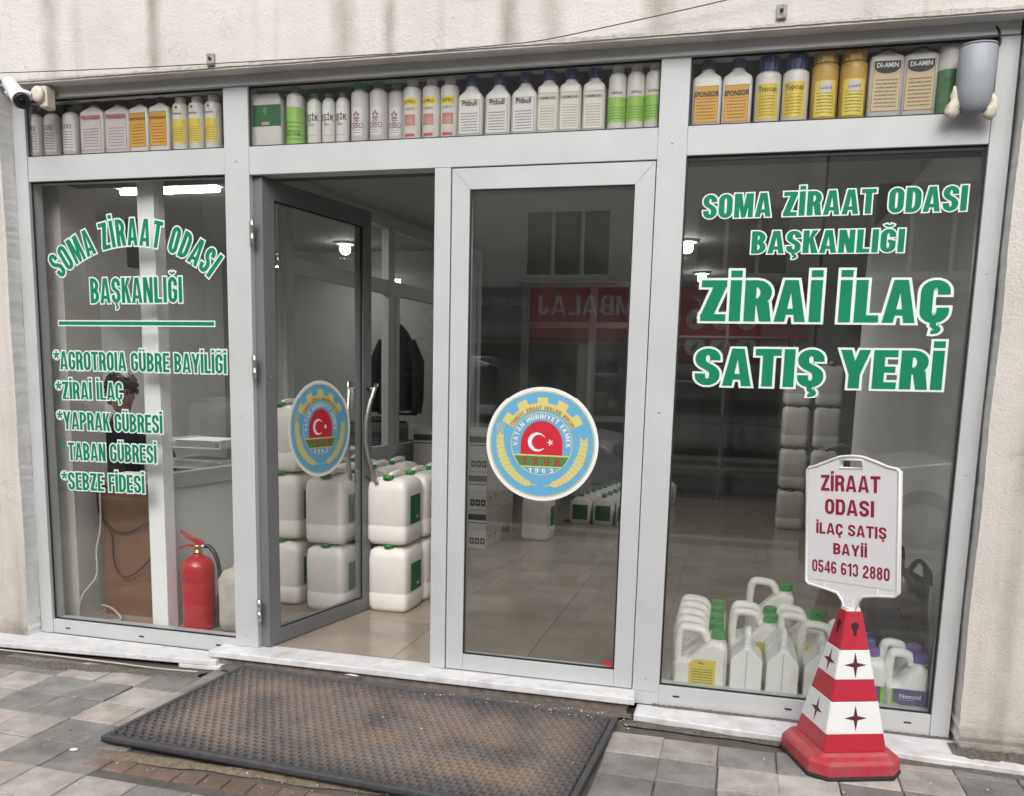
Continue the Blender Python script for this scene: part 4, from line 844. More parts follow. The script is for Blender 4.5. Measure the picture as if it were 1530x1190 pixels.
# ---- seated person at the desk
pe = thing('person', 'dark haired person in a dark jacket seated at the desk behind the left window', 'person', (-1.385, .86, 0), R(-30)); pe.scale = (.96, .96, .96)
def skin_body(name, joints, edges, m_, parent, sub=2):
    me = bpy.data.meshes.new(name); me.from_pydata([j[0] for j in joints], edges, []); o = link(bpy.data.objects.new(name, me), parent)
    sk = o.modifiers.new('skin', 'SKIN')
    for v, j in zip(me.skin_vertices[0].data if me.skin_vertices else [], joints): v.radius = j[1]
    su = o.modifiers.new('sub', 'SUBSURF'); su.levels = sub; su.render_levels = sub; me.materials.append(m_)
    return o
JK = mat('dark_jacket_cloth', (.018, .02, .026), .85, noise=.3, nscale=30); SKN = mat('skin', (.38, .22, .16), .55, sss=.1); HAIR = mat('dark_hair', (.028, .019, .014), .5, noise=.4, nscale=60)
def skinned(name, joints, edges, m_, parent):
    bm = bmesh.new(); lay = bm.verts.layers.skin.verify(); vs = []
    for co, r_ in joints:
        v = bm.verts.new(co); v[lay].radius = r_ if isinstance(r_, tuple) else (r_, r_); vs.append(v)
    vs[0][lay].use_root = True
    for a, b in edges: bm.edges.new((vs[a], vs[b]))
    me = bpy.data.meshes.new(name); bm.to_mesh(me); bm.free(); o = link(bpy.data.objects.new(name, me), parent)
    o.modifiers.new('skin', 'SKIN').use_smooth_shade = True; su = o.modifiers.new('sub', 'SUBSURF'); su.levels = 2; su.render_levels = 2; me.materials.append(m_); return o
skinned('body', [((0, 0, .52), (.16, .12)), ((0, -.01, .68), (.15, .11)), ((.02, -.03, .86), (.17, .11)), ((.03, -.04, .98), (.12, .09)), ((.05, -.05, 1.06), (.055, .055)), ((.06, -.06, 1.12), (.05, .05)),
    ((.06, .17, .96), (.065, .065)), ((.12, .22, .80), (.052, .052)), ((.30, .12, .76), (.042, .042)), ((.06, -.24, .96), (.065, .065)), ((.12, -.28, .80), (.052, .052)), ((.30, -.18, .76), (.042, .042)),
    ((.22, .10, .50), (.085, .085)), ((.42, .10, .49), (.065, .065)), ((.43, .10, .10), (.05, .05)), ((.22, -.10, .50), (.085, .085)), ((.42, -.10, .49), (.065, .065)), ((.43, -.10, .10), (.05, .05)), ((.55, .10, .05), (.04, .035)), ((.55, -.10, .05), (.04, .035))],
    [(0, 1), (1, 2), (2, 3), (3, 4), (4, 5), (3, 6), (6, 7), (7, 8), (3, 9), (9, 10), (10, 11), (0, 12), (12, 13), (13, 14), (14, 18), (0, 15), (15, 16), (16, 17), (17, 19)], JK, pe)
hd = MB().loft([(-.115, .03, .03, .03, 0), (-.10, .05, .045, .025, 0), (-.06, .068, .058, .012, 0), (0, .088, .070, 0, 0), (.05, .092, .073, -.005, 0), (.09, .075, .06, -.008, 0), (.115, .035, .03, -.01, 0)], 20, 2.2)
hd.loft([(-.02, .012, .012, .092, 0), (.0, .012, .010, .092, 0), (.025, .005, .006, .088, 0)], 8, 2)
hd.xf(lambda p: Vector((.10+p.x*.98+.25*p.z, -.06+p.y, 1.235+p.z-.25*p.x))); head = hd.build('head', SKN, pe)
hr = MB().loft([(-.085, .040, .055, -.052, 0), (-.05, .066, .072, -.036, 0), (0, .084, .083, -.024, 0), (.035, .094, .086, -.016, 0), (.06, .100, .085, -.006, 0), (.095, .085, .070, -.008, 0), (.125, .045, .04, -.01, 0), (.132, .01, .01, -.01, 0)], 22, 2.2).xf(lambda p: Vector((.10+p.x*(1+.03*math.sin(9*math.atan2(p.y, p.x)))+.25*p.z, -.06+p.y, 1.237+p.z-.25*p.x))).build('hair', HAIR, head)
def onface(x, y, z): return (.10+x*.98+.25*z, -.06+y, 1.235+z-.25*x)
for s_ in (-1, 1):
    MB().loft([(-.006, .006, .011), (0, .008, .014), (.006, .006, .011)], 10, 2).xf(lambda p: Vector(onface(.082+p.x, s_*.031+p.y, .012+p.z))).build('eye', mat('eye_white', (.55, .52, .5), .3), head)
    MB().loft([(-.004, .004, .005), (.004, .004, .005)], 8, 2).xf(lambda p: Vector(onface(.088+p.x, s_*.031+p.y, .012+p.z))).build('pupil', BLACK, head)
    MB().tube([onface(.084, s_*.014, .030), onface(.086, s_*.031, .035), onface(.076, s_*.048, .030)], .004, 6).build('eyebrow', HAIR, head)
MB().tube([onface(.078, -.022, -.052), onface(.088, 0, -.050), onface(.078, .022, -.052)], .005, 6).build('mouth', mat('lips', (.30, .10, .09), .5), head)
rndh = random.Random(9); hm = MB()
for q in range(70):
    a = rndh.uniform(-2.9, 2.9); z0 = rndh.uniform(.03, .12); r_ = .088*math.sqrt(max(.05, 1-((z0-.02)/.125)**2)); p0 = Vector((-.008+r_*math.cos(a), r_*.95*math.sin(a), z0)); d0 = Vector((math.cos(a)*.022, math.sin(a)*.022, -rndh.uniform(.01, .03)))
    hm.tube([Vector(onface(*p0)), Vector(onface(*(p0+d0*.6+Vector((0, 0, .006))))), Vector(onface(*(p0+d0)))], [.007, .005, .0015], 5)
tag(hm.build('hair_tufts', HAIR, head), kind='stuff')
for s_ in (-1, 1):
    MB().loft([(-.03, .008, .008), (0, .016, .008), (.025, .014, .008), (.035, .005, .005)], 10, 2).xf(lambda p: Vector((.10+p.x, -.06+s_*.072+p.y, 1.225+p.z))).build('ear', SKN, head)
    hnd = [((.33, s_*.15-.03, .755), (.026, .018)), ((.38, s_*.14-.03, .75), (.034, .014))]; ed = [(0, 1)]
    for q in range(4):
        b = len(hnd); y = s_*.14-.03+(-.027+.018*q); ln_ = (.062, .072, .068, .052)[q]; hnd += [((.405, y, .752), (.009, .009)), ((.405+ln_*.55, y, .752), (.0085, .0085)), ((.405+ln_, y, .742), (.007, .007))]; ed += [(1, b), (b, b+1), (b+1, b+2)]
    b = len(hnd); hnd += [((.365, s_*.14-.03-s_*.036, .752), (.010, .010)), ((.395, s_*.14-.03-s_*.05, .748), (.008, .008))]; ed += [(0, b), (b, b+1)]
    skinned('hand', hnd, ed, SKN, pe)
chr_ = thing('office_chair', 'black office chair under the seated person', 'chair', (-1.385, .86, 0), R(-30))
MB().loft([(.37, .20, .20), (.39, .23, .22), (.42, .23, .22)], 20, 5).build('seat', DARK_CAP, chr_); MB().box((-.27, -.2, .50), (-.22, .2, .92)).build('backrest', DARK_CAP, chr_, .02)
MB().tube([(0, 0, .05), (0, 0, .37)], .025, 10).build('gas_column', STEEL, chr_)
for q in range(5): MB().tube([(0, 0, .06), (.25*math.cos(q*1.257), .25*math.sin(q*1.257), .035)], .018, 8).build('foot', DARK_CAP, chr_)
# ================================================================== TRANSOM BOTTLES
def labelmat(name, col, ink, dens=26, head=.0, hcol=None, amt=.75):
    """printed label: rows of tiny text as flat print, with a coloured heading zone"""
    m = mat(name, col, .45); n, b = nodes(m); tc = n.nodes.new('ShaderNodeTexCoord'); sp = n.nodes.new('ShaderNodeSeparateXYZ'); n.links.new(tc.outputs['Generated'], sp.inputs[0])
    def mt(op, a, b2=None):
        k = n.nodes.new('ShaderNodeMath'); k.operation = op
        for i, q in enumerate((a, b2)):
            if q is None: continue
            if isinstance(q, (int, float)): k.inputs[i].default_value = q
            else: n.links.new(q, k.inputs[i])
        return k.outputs[0]
    row = mt('LESS_THAN', mt('FRACT', mt('MULTIPLY', sp.outputs[2], dens)), .42)
    mp = n.nodes.new('ShaderNodeMapping'); mp.inputs['Scale'].default_value = (60, 0, dens*.99); n.links.new(tc.outputs['Generated'], mp.inputs[0])
    t = n.nodes.new('ShaderNodeTexNoise'); t.inputs['Scale'].default_value = 1; t.inputs['Detail'].default_value = 1; n.links.new(mp.outputs[0], t.inputs[0])
    wd = mt('GREATER_THAN', t.outputs['Fac'], .44)
    z0 = mt('GREATER_THAN', sp.outputs[2], .08); z1 = mt('LESS_THAN', sp.outputs[2], .66); x0 = mt('GREATER_THAN', sp.outputs[0], .10); x1 = mt('LESS_THAN', sp.outputs[0], .90)
    f = mt('MULTIPLY', mt('MULTIPLY', mt('MULTIPLY', row, wd), mt('MULTIPLY', z0, z1)), mt('MULTIPLY', x0, x1)); f = mt('MULTIPLY', f, amt)
    k = n.nodes.new('ShaderNodeMix'); k.data_type = 'RGBA'; n.links.new(f, k.inputs[0]); k.inputs[6].default_value = (*col, 1); k.inputs[7].default_value = (*ink, 1); out = k.outputs[2]
    if hcol:
        hz = mt('GREATER_THAN', sp.outputs[2], 1-head); k2 = n.nodes.new('ShaderNodeMix'); k2.data_type = 'RGBA'; n.links.new(hz, k2.inputs[0]); n.links.new(out, k2.inputs[6]); k2.inputs[7].default_value = (*hcol, 1); out = k2.outputs[2]
    n.links.new(out, b.inputs['Base Color']); return m
BOT_W = mat('white_bottle_plastic', (.68, .655, .62), .32, noise=.06, nscale=10, sss=.05)
BOT_P = mat('greyish_bottle_plastic', (.58, .54, .53), .35, noise=.06, nscale=10)
def border(mb, x0, x1, z0, z1, y, t=.0012):
    for a, b in (((x0, z0), (x1, z0+t)), ((x0, z1-t), (x1, z1)), ((x0, z0), (x0+t, z1)), ((x1-t, z0), (x1, z1))):
        mb.add([(a[0], y, a[1]), (b[0], y, a[1]), (b[0], y, b[1]), (a[0], y, b[1])], [(0, 1, 2, 3)])
    return mb
def cyl_patch(r_, z0, z1, a, n_=12, mir=1):
    mb = MB(); vs = []
    for i in range(n_+1):
        t = -a+2*a*i/n_; vs += [(r_*math.sin(t), -r_*math.cos(t), z0), (r_*math.sin(t), -r_*math.cos(t), z1)]
    return mb.add(vs, [(2*i, 2*i+2, 2*i+3, 2*i+1) for i in range(n_)], True)
def ribbed_cap(t, r_, z0, h, m_):
    mb = MB(); n_ = 28; vs = []
    prof = [(1, 0), (1, h*.85), (.9, h)]
    for q, z in prof:
        for k in range(n_): a = 2*PI*k/n_; rr = r_*q*(1 if k % 2 else .95); vs.append((rr*math.cos(a), rr*math.sin(a), z0+z))
    fs = [(i*n_+k, i*n_+(k+1) % n_, (i+1)*n_+(k+1) % n_, (i+1)*n_+k) for i in range(2) for k in range(n_)]+[tuple(2*n_+k for k in range(n_))]
    return mb.add(vs, fs).build('cap', m_, t)
def round_bottle(label, r, H, neck, capm, caph, labs, body=BOT_W, texts=(), group=None, name='bottle', shoulder=.80):
    t = thing(name, label, 'bottle', (0, 0, 0), 0, group); hs = H*shoulder
    MB().lathe([(r*.93, 0), (r, .004), (r, hs*.93), (r*.985, hs), (r*.90, hs+(H-caph-hs)*.4), (r*.7, hs+(H-caph-hs)*.75), (neck*.95, H-caph)], 28).build('body', body, t)
    ribbed_cap(t, neck, H-caph, caph, capm)
    for (z0, z1, a, m_) in labs: cyl_patch(r+.0006, z0, z1, a).build('label', m_, t)
    for (s, size, z, m_, sx, b_) in texts: font_text('lettering', s, size, m_, t, (0, 0, z), wrap=r+.0014, sx=sx, bold=b_)
    return t
def flat_bottle(label, a, b, H, neck, capm, caph, lab, texts=(), body=BOT_W, group=None, hs=.72, taper=1.0, bord=BLACK, p=6, oval=None):
    t = thing('bottle', label, 'bottle', (0, 0, 0), 0, group); h = H*hs
    MB().loft([(0, a*.94, b*.9), (.005, a, b), (h, a*taper, b), (h+(H-caph-h)*.25, a*taper*.93, b*.95), (h+(H-caph-h)*.7, a*.55, b*.7, 0, 0, 3), (H-caph-.004, neck*.95, neck*.95, 0, 0, 2), (H-caph, neck*.95, neck*.95, 0, 0, 2)], 32, p).build('body', body, t)
    ribbed_cap(t, neck, H-caph, caph, capm)
    if lab:
        z0, z1, m_ = lab; x = a*.82
        l = MB().add([(-x, -b-.0006, z0), (x, -b-.0006, z0), (x, -b-.0006, z1), (-x, -b-.0006, z1)], [(0, 1, 2, 3)]).build('label', m_, t)
        border(MB(), -x, x, z0, z1, -b-.0011).build('label_border', bord, l)
        if oval: MB().prism([(q[0]*x*.92, oval+q[1]*.022) for q in arc(0, 0, 1, 1, 180, 360, 14)]+[(x*.92, oval+.022), (-x*.92, oval+.022)], .0005, 'y', -b-.0019).build('label_badge', BLACK, l)
    for (s, size, z, m_, sx, b_) in texts: font_text('lettering', s, size, m_, t, (0, -b-.0026, z), sx=sx, bold=b_)
    return t
INK = (.05, .05, .055)
LM_GREY = labelmat('white_label_grey_print', (.60, .58, .56), INK, 12, amt=.85); LM_PINK = labelmat('pinkish_label', (.50, .45, .45), (.16, .08, .09), 12, .12, (.42, .17, .19)); LM_ORG = labelmat('orange_label', (.58, .30, .03), (.13, .05, .02), 11, amt=.85)
LM_YEL = labelmat('yellow_label', (.60, .46, .04), (.14, .09, .02), 11, amt=.85); LM_BEI = labelmat('beige_label', (.52, .40, .22), (.08, .05, .03), 13, amt=.9); LM_LIME = labelmat('lime_label_print', (.24, .44, .06), (.04, .14, .03), 9, amt=.85)
LM_RED = labelmat('brick_red_label', (.42, .16, .13), (.50, .40, .36), 7); LM_YG = labelmat('yellow_label_big', (.66, .54, .08), (.10, .08, .02), 11, amt=.9); WHT = mat('white_print', (.7, .7, .68), .5); YEL = mat('bright_yellow_print', (.72, .58, .03), .5); GRY = mat('grey_print', (.20, .20, .2), .5)
ZS = 2.3187
def place(t, x, lab, y=.075): copy_thing(t, (x, y, ZS), 0, lab)
def series(t, xs, labels, y=.075, ys=None):
    for i, (x, l) in enumerate(zip(xs, labels)):
        yy = ys[i] if ys else y
        yy += random.uniform(-.004, .004); rz = R(random.uniform(-9, 9))
        if i == 0: t.location = (x, yy, ZS); t.rotation_euler = (0, 0, rz*.4); t['label'] = l
        else: copy_thing(t, (x, yy, ZS), rz*(.4 if 'flat' in l else 1), l)
ordn = ['first', 'second', 'third', 'fourth', 'fifth']
t = round_bottle('x', .042, .232, .022, DARK_CAP, .022, [(.03, .17, .95, LM_GREY)], BOT_P, [('OXI', .032, .128, BLACK, .9, .01)], group='short white bottles above the left window')
series(t, (-1.193, -1.098, -.987), [f'{ordn[i]} short white bottle with grey print, {d}' for i, d in enumerate(('right beside the security camera', 'left window transom', 'next to the pink labelled flat bottles'))])
t = flat_bottle('x', .066, .035, .252, .022, DARK_CAP, .02, (.03, .185, LM_PINK), [('TEXAMIN', .022, .163, mat('rose_print', (.4, .08, .1), .5), .9, .01)], BOT_P, group='pink labelled flat bottles', hs=.76, bord=mat('rose_border', (.38, .12, .14), .5))
series(t, (-.856, -.722), [f'{l} flat bottle with pinkish label above the left window' for l in ('left', 'right')])
t = flat_bottle('x', .053, .032, .256, .021, DARK_CAP, .03, (.035, .185, LM_ORG), [('ORTHOSAN', .018, .152, BLACK, .9, .012)], BOT_W, group='orange labelled flat bottles', hs=.78, bord=MAROON)
series(t, (-.603, -.491), [f'{l} flat bottle with orange label above the left window' for l in ('left', 'right')])
t = round_bottle('x', .0385, .246, .024, WHITE_CAP, .024, [(.04, .145, .95, LM_YEL)], BOT_W, [('Roundup', .014, .165, BLACK, .9, .012), ('✦', .02, .188, BLACK, 1, 0)], group='yellow banded white bottles', shoulder=.84)
series(t, (-.388, -.304, -.219), [f'{l} slim white bottle with yellow lower label above the left window' for l in ('left', 'middle', 'right')])
# middle bay
t = thing('jerrycan', 'flat green labelled can in a white cut-out surround, leftmost above the doors', 'can', (.062, .075, ZS))
MB().loft([(.004, .068, .03), (.02, .077, .034), (.20, .077, .034), (.235, .062, .03)], 28, 7).build('body', BOT_P, t)
MB().box((-.0765, -.0352, .095), (.0765, -.0338, .185)).build('label', GREEN_LAB, t); MB().add([(-.012, -.0356, .165), (0, -.0356, .135), (.012, -.0356, .165), (0, -.0356, .178)], [(0, 1, 2, 3)]).build('leaf_logo', mat('leaf_logo_green', (.03, .25, .08), .5), t)
MB().box((-.018, -.0358, .10), (.022, -.0350, .112)).build('label_print', mat('gold_print', (.45, .3, .1), .5), t)
mb = MB()
for a, b in (((-.084, .036, 0), (-.079, .04, .25)), ((.079, .036, 0), (.086, .04, .25)), ((-.079, .036, .238), (.079, .04, .25)), ((-.079, .036, 0), (.079, .04, .006))): mb.box(a, b)
mb.build('surround', WHITE_PL, t)
t = round_bottle('x', .041, .268, .026, GREEN_CAP, .036, [(.012, .168, 1.35, LM_LIME)], BOT_W, [('NATURAL', .020, .05, mat('dark_green_print', (.02, .12, .03), .5), 1, .01)], group='lime labelled bottles with green caps', shoulder=.80)
series(t, (.196, .228), ['tall lime green labelled bottle with green cap beside the green labelled can', 'lime green labelled bottle partly hidden behind its tall neighbour'], ys=(.070, .145))
SPLAT = mat('dark_splash_print', (.07, .03, .03), .5)
t = round_bottle('x', .0315, .226, .019, mat('dark_green_cap', (.03, .12, .05), .4), .022, [(.10, .155, .5, WHT)], BOT_W, [('EŞİK', .034, .108, SPLAT, .85, .03), ('bio', .02, .085, BLACK, 1, 0), ('―――', .016, .04, GRY, 1, 0)], group='white bottles with dark splash print', shoulder=.8)
series(t, (.289, .356, .423), [f'{l} small white bottle with dark splashed print and green cap' for l in ('left', 'middle', 'right')])
t = round_bottle('x', .0405, .262, .026, GREEN_CAP, .034, [(.035, .15, .6, LM_GREY)], BOT_P, [('✿', .05, .10, mat('mauve_print', (.25, .12, .14), .5), .8, 0), ('o8o', .05, .065, bpy.data.materials['mauve_print'], .8, 0)], group='white bottles with green ribbed caps', shoulder=.80)
series(t, (.508, .594, .670), [f'{l} white bottle with bright green ribbed cap and loop print' for l in ('left', 'middle', 'right')], ys=(.075, .075, .10))
t = round_bottle('x', .0405, .270, .024, WHITE_CAP, .038, [(.145, .178, .75, YEL), (.065, .11, .62, LM_RED), (.02, .032, .55, mat('red_print', (.45, .05, .06), .5))], BOT_W, [('HYPRO', .020, .154, BLACK, .8, .02), ('ENERGY', .014, .128, GRY, .9, .01)], group='white bottles with yellow headed red label', shoulder=.8)
series(t, (.750, .836, .918), [f'{l} white bottle with yellow heading over a brick red label' for l in ('left', 'middle', 'right')])
t = flat_bottle('x', .056, .034, .262, .026, BLUE_CAP, .050, (.02, .155, LM_GREY), [('Pitbull', .030, .132, BLACK, .9, .02)], BOT_W, group='Pitbull bottles with navy caps', hs=.62, taper=.96)
series(t, (1.018, 1.136, 1.250), [f'{l} white flat bottle lettered Pitbull with navy cap' for l in ('left', 'middle', 'right')])
t = flat_bottle('x', .048, .034, .264, .026, BLUE_CAP, .048, (.02, .165, labelmat('cream_label', (.60, .56, .49), (.10, .09, .08), 14)), [('DERMOND', .015, .140, BLACK, .9, .01)], BOT_W, group='beige labelled bottles with navy caps', hs=.70, taper=.92)
series(t, (1.350, 1.443, 1.540), [f'{l} white flat bottle with beige boxed label and navy cap' for l in ('left', 'middle', 'right')])
t = round_bottle('x', .037, .272, .023, WHITE_CAP, .035, [(.04, .135, 1.35, LM_LIME)], BOT_W, [('TENFOR', .014, .145, BLACK, .9, .01)], group='white and lime bottles at the right end', shoulder=.78)
series(t, (1.633, 1.708, 1.782), [f'{l} white bottle with lime lower band, right end above the doors' for l in ('left', 'middle', 'right')])
# second row glimpsed between the front bottles
t = flat_bottle('x', .048, .028, .250, .026, BLUE_CAP, .048, None, (), BOT_P, group='bottles half hidden in the second row', hs=.7)
series(t, (1.075, 1.195, 1.300, 1.40, 1.495, 1.59), [f'half hidden navy capped bottle in the second row, {ordn[i] if i < 5 else "last"} from the left' for i in range(6)], y=.165)
# right bay
t = flat_bottle('x', .056, .036, .272, .026, BLUE_CAP, .052, (.02, .155, LM_ORG), [('SPONSOR', .027, .116, BLACK, .78, .03)], BOT_W, group='SPONSOR bottles with navy caps', hs=.66, taper=1.0, bord=MAROON)
series(t, (1.990, 2.105), [f'{l} white flat bottle lettered SPONSOR with navy cap' for l in ('left', 'right')])
t = round_bottle('x', .049, .270, .040, BLUE_CAP, .070, [(.022, .150, .85, LM_YEL)], BOT_W, [('Topcup', .028, .122, BLACK, .85, .01)], group='Topcup jars with broad navy caps', name='jar', shoulder=.70)
series(t, (2.220, 2.322), [f'{l} white jar lettered Topcup with broad navy lid' for l in ('left', 'right')])
t = round_bottle('x', .049, .268, .045, GOLD_PL, .050, [(.02, .15, .85, LM_YG), (.105, .145, .45, mat('lilac_print', (.55, .5, .52), .5))], GOLD_PL, [('Luxard', .018, .118, BLACK, .9, 0)], group='ochre jars with ribbed lids', name='jar', shoulder=.78)
series(t, (2.428, 2.530), [f'{l} ochre yellow jar with ribbed lid above the right window' for l in ('left', 'right')])
t = flat_bottle('x', .060, .036, .278, .024, DARK_CAP, .030, (.03, .205, LM_BEI), [('DI-AMIN', .024, .184, WHT, .85, .02)], BOT_P, group='DI-AMIN bottles with black caps', hs=.79, oval=.185)
series(t, (2.642, 2.762), [f'{l} flat bottle with black badge lettered DI-AMIN' for l in ('left', 'right')])
t = round_bottle('x', .044, .270, .044, WHITE_CAP, .01, [(.0, .165, 1.4, mat('mid_green_label', (.10, .22, .09), .45, noise=.3, nscale=30))], BOT_W, [('Gübre', .018, .125, mat('deep_green_print', (.02, .08, .03), .5), 1, 0)], name='jar', shoulder=.9)
t.location = (2.862, .075, ZS); t['label'] = 'white and green jar partly hidden by the grey alarm horn'
# ================================================================== CANISTERS BEHIND THE RIGHT WINDOW
def canister(name, label, capm, lab=None, group=None, w=.105, d=.062, H=.262):
    t = thing(name, label, 'canister', (0, 0, 0), 0, group)
    mb = MB(); out = [(-w, 0), (w, 0), (w, .60*H), (w*.96, .78*H), (w*.62, .84*H), (w*.40, .84*H), (w*.12, .76*H), (-w*.45, .50*H), (-w*.92, .46*H), (-w, .40*H)]
    # body: rounded slab following the side profile
    rings = []; nb = 6
    for k in range(nb+1):
        f = -1+2*k/nb; y = d*f; ins = .016*(1-math.sqrt(max(0, 1-abs(f)**4)))
        rings.append((y, ins))
    vs = []
    P = []
    for i in range(len(out)):       # soften the corners
        p0, p1, p2 = Vector(out[i-1]), Vector(out[i]), Vector(out[(i+1) % len(out)]); r_ = min(.014, (p1-p0).length*.4, (p2-p1).length*.4)
        a = p1+(p0-p1).normalized()*r_; b = p1+(p2-p1).normalized()*r_; P += [a, (a+b+p1*2)/4, b]
    m = len(P); cxy = Vector((0, .3*H))
    for y, ins in rings:
        for p in P: q = p+(cxy-p).normalized()*ins; vs.append((q.x, y, q.y))
    fs = [(i*m+k, (i+1)*m+k, (i+1)*m+(k+1) % m, i*m+(k+1) % m) for i in range(nb) for k in range(m)]+[tuple(range(m)), tuple(nb*m+k for k in range(m-1, -1, -1))]
    b_ = mb.add(vs, fs, False).build('body', CAN_PL if capm is not PURPLE_CAP else WHITE_PL, t, .004, 2)
    MB().tube(spline([(-w*.86, 0, .42*H), (-w*.86, 0, .70*H), (-w*.80, 0, .93*H), (-w*.62, 0, 1.0*H), (-w*.10, 0, .985*H), (w*.12, 0, .93*H), (w*.26, 0, .80*H)], 6), .0155, 10, sy=1.35).build('handle', b_.data.materials[0], t)
    MB().lathe([(.030, .82*H), (.030, .86*H)], 18, (w*.64, 0, 0)).build('neck', b_.data.materials[0], t)
    c = MB(); n_ = 32; vs = []
    for q, z in ((1, .86*H), (1, .985*H), (.92, H)):
        for k in range(n_): a = 2*PI*k/n_; rr = .033*q*(1 if k % 2 else .95); vs.append((w*.64+rr*math.cos(a), rr*math.sin(a), z))
    c.add(vs, [(i*n_+k, i*n_+(k+1) % n_, (i+1)*n_+(k+1) % n_, (i+1)*n_+k) for i in range(2) for k in range(n_)]+[tuple(2*n_+k for k in range(n_))]).build('cap', capm, t)
    if lab == 'yellow':
        l = MB().add([(-.045, -d-.0007, .012), (.068, -d-.0007, .012), (.068, -d-.0007, .140), (-.025, -d-.0007, .140), (-.045, -d-.0007, .120)], [(0, 1, 2, 3, 4)]).build('label', LM_YG, t)
        border(MB(), .0, .055, .02, .105, -d-.0012, .0008).build('label_border', GRY, l)
        MB().add([(-.012, -d-.0013, .120), (.0, -d-.0013, .130), (.022, -d-.0013, .118), (.02, -d-.0013, .124), (.0, -d-.0013, .124)], [(0, 1, 2, 3, 4)]).build('label_logo', BLACK, l)
    if lab == 'purple':
        l = MB().add([(-.054, -d-.0007, .012), (.076, -d-.0007, .012), (.076, -d-.0007, .100), (-.054, -d-.0007, .100)], [(0, 1, 2, 3)]).build('label', mat('violet_label', (.10, .08, .20), .4), t)
        MB().add([(-.063, -d-.0008, .012), (-.054, -d-.0009, .012), (-.054, -d-.0009, .100), (-.063, -d-.0008, .100)], [(0, 1, 2, 3)]).build('lime_edge', LIME, l)
        n_ = 16; vs = []
        for i in range(n_+1): x = -.054+.13*i/n_; vs += [(x, -d-.0011, .012), (x, -d-.0011, .028+.014*math.exp(-i*.35)+.004*math.sin(i*.9))]
        MB().add(vs, [(2*i, 2*i+2, 2*i+3, 2*i+1) for i in range(n_)]).build('lime_wave', LIME, l)
        font_text('lettering', 'Nemcid', .026, WHT, l, (.012, -d-.0014, .062), bold=.018)
        MB().add([(-.035, -d-.0014, .054), (.03, -d-.0014, .054), (.03, -d-.0014, .0552), (-.035, -d-.0014, .0552)], [(0, 1, 2, 3)]).build('underline', WHT, l)
    return t
FZ = .0
G1 = 'white canisters with green caps behind the right window'
cn = canister('canister', 'x', GREEN_CAP, 'yellow', G1, w=.115); cn.location = (2.088, .145, FZ); cn['label'] = 'frontmost white canister with full yellow label at the left of the right window'
for i in range(4): copy_thing(cn, (2.078-.002*i+random.uniform(-.004, .004), .145+.132*(i+1), FZ), R(random.uniform(-2, 2)), f'white canister in the line behind the yellow labelled front one, {ordn[i+1]} from the glass')
cn2 = copy_thing(cn, (2.318, .50, FZ), 0, 'nearer canister with part of a yellow label between the spouted bottles'); copy_thing(cn, (2.318, .635, FZ), R(1), 'farther canister behind the middle yellow label, only handle and cap showing')
copy_thing(cn, (2.525, .50, FZ), 0, 'nearer canister with green cap just left of the red cone'); copy_thing(cn, (2.52, .635, FZ), R(-2), 'farther canister with green cap left of the red cone')
cx_ = box('carton', CART, (2.28, .71, 0), (2.56, .93, .085)); tag(cx_, 'flat pale carton carrying the highest white canister', 'box')
copy_thing(cn, (2.395, .81, .0855), 0, 'highest white canister standing above the others on a flat carton')
copy_thing(cn, (2.62, .37, FZ), R(3), 'canister close behind the left shoulder of the cone'); copy_thing(cn, (2.745, .44, FZ), 0, 'white canister with green cap behind the purple capped row, right of the cone')
# narrow ones seen end-on with a spout
def spouted(label):
    t = thing('spouted_bottle', label, 'bottle', (0, 0, 0), 0, 'white spouted bottles seen end on'); w, d = .066, .09
    sil = [(-w, 0), (w, 0), (w, .150), (w*.86, .166), (w*.30, .205), (w*.26, .212), (-w*.26, .212), (-w*.30, .205), (-w*.86, .166), (-w, .150)]
    MB().prism(sil, 2*d, 'y', -d).build('body', WHITE_PL, t, .007, 3)
    MB().box((-.0012, -d-.0012, .004), (.0012, -d+.002, .198)).build('seam', mat('seam_grey', (.25, .27, .34), .5), t)
    MB().lathe([(.020, .205), (.020, .218), (.017, .22), (.018, .226), (.018, .234), (.010, .240), (.006, .258), (.004, .262)], 18, (0, -d*.55, 0)).build('spout', mat('milky_spout', (.62, .64, .66), .3), t)
    MB().tube(spline([(0, -d*.3, .20), (0, -d*.2, .245), (0, d*.3, .262), (0, d*.75, .245), (0, d*.8, .19)]), .012, 8, sy=1.6).build('handle', WHITE_PL, t); return t
sp0 = spouted('plain white spouted bottle right of the yellow labelled front canister'); sp0.location = (2.283, .165, FZ)
copy_thing(sp0, (2.432, .170, FZ), 0, 'middle plain white spouted bottle under the middle yellow label'); copy_thing(sp0, (2.585, .170, FZ), 0, 'plain white spouted bottle half hidden by the left side of the cone')
copy_thing(sp0, (2.43, .36, FZ), 0, 'second-row spouted bottle whose ribbed top rises behind the middle one')
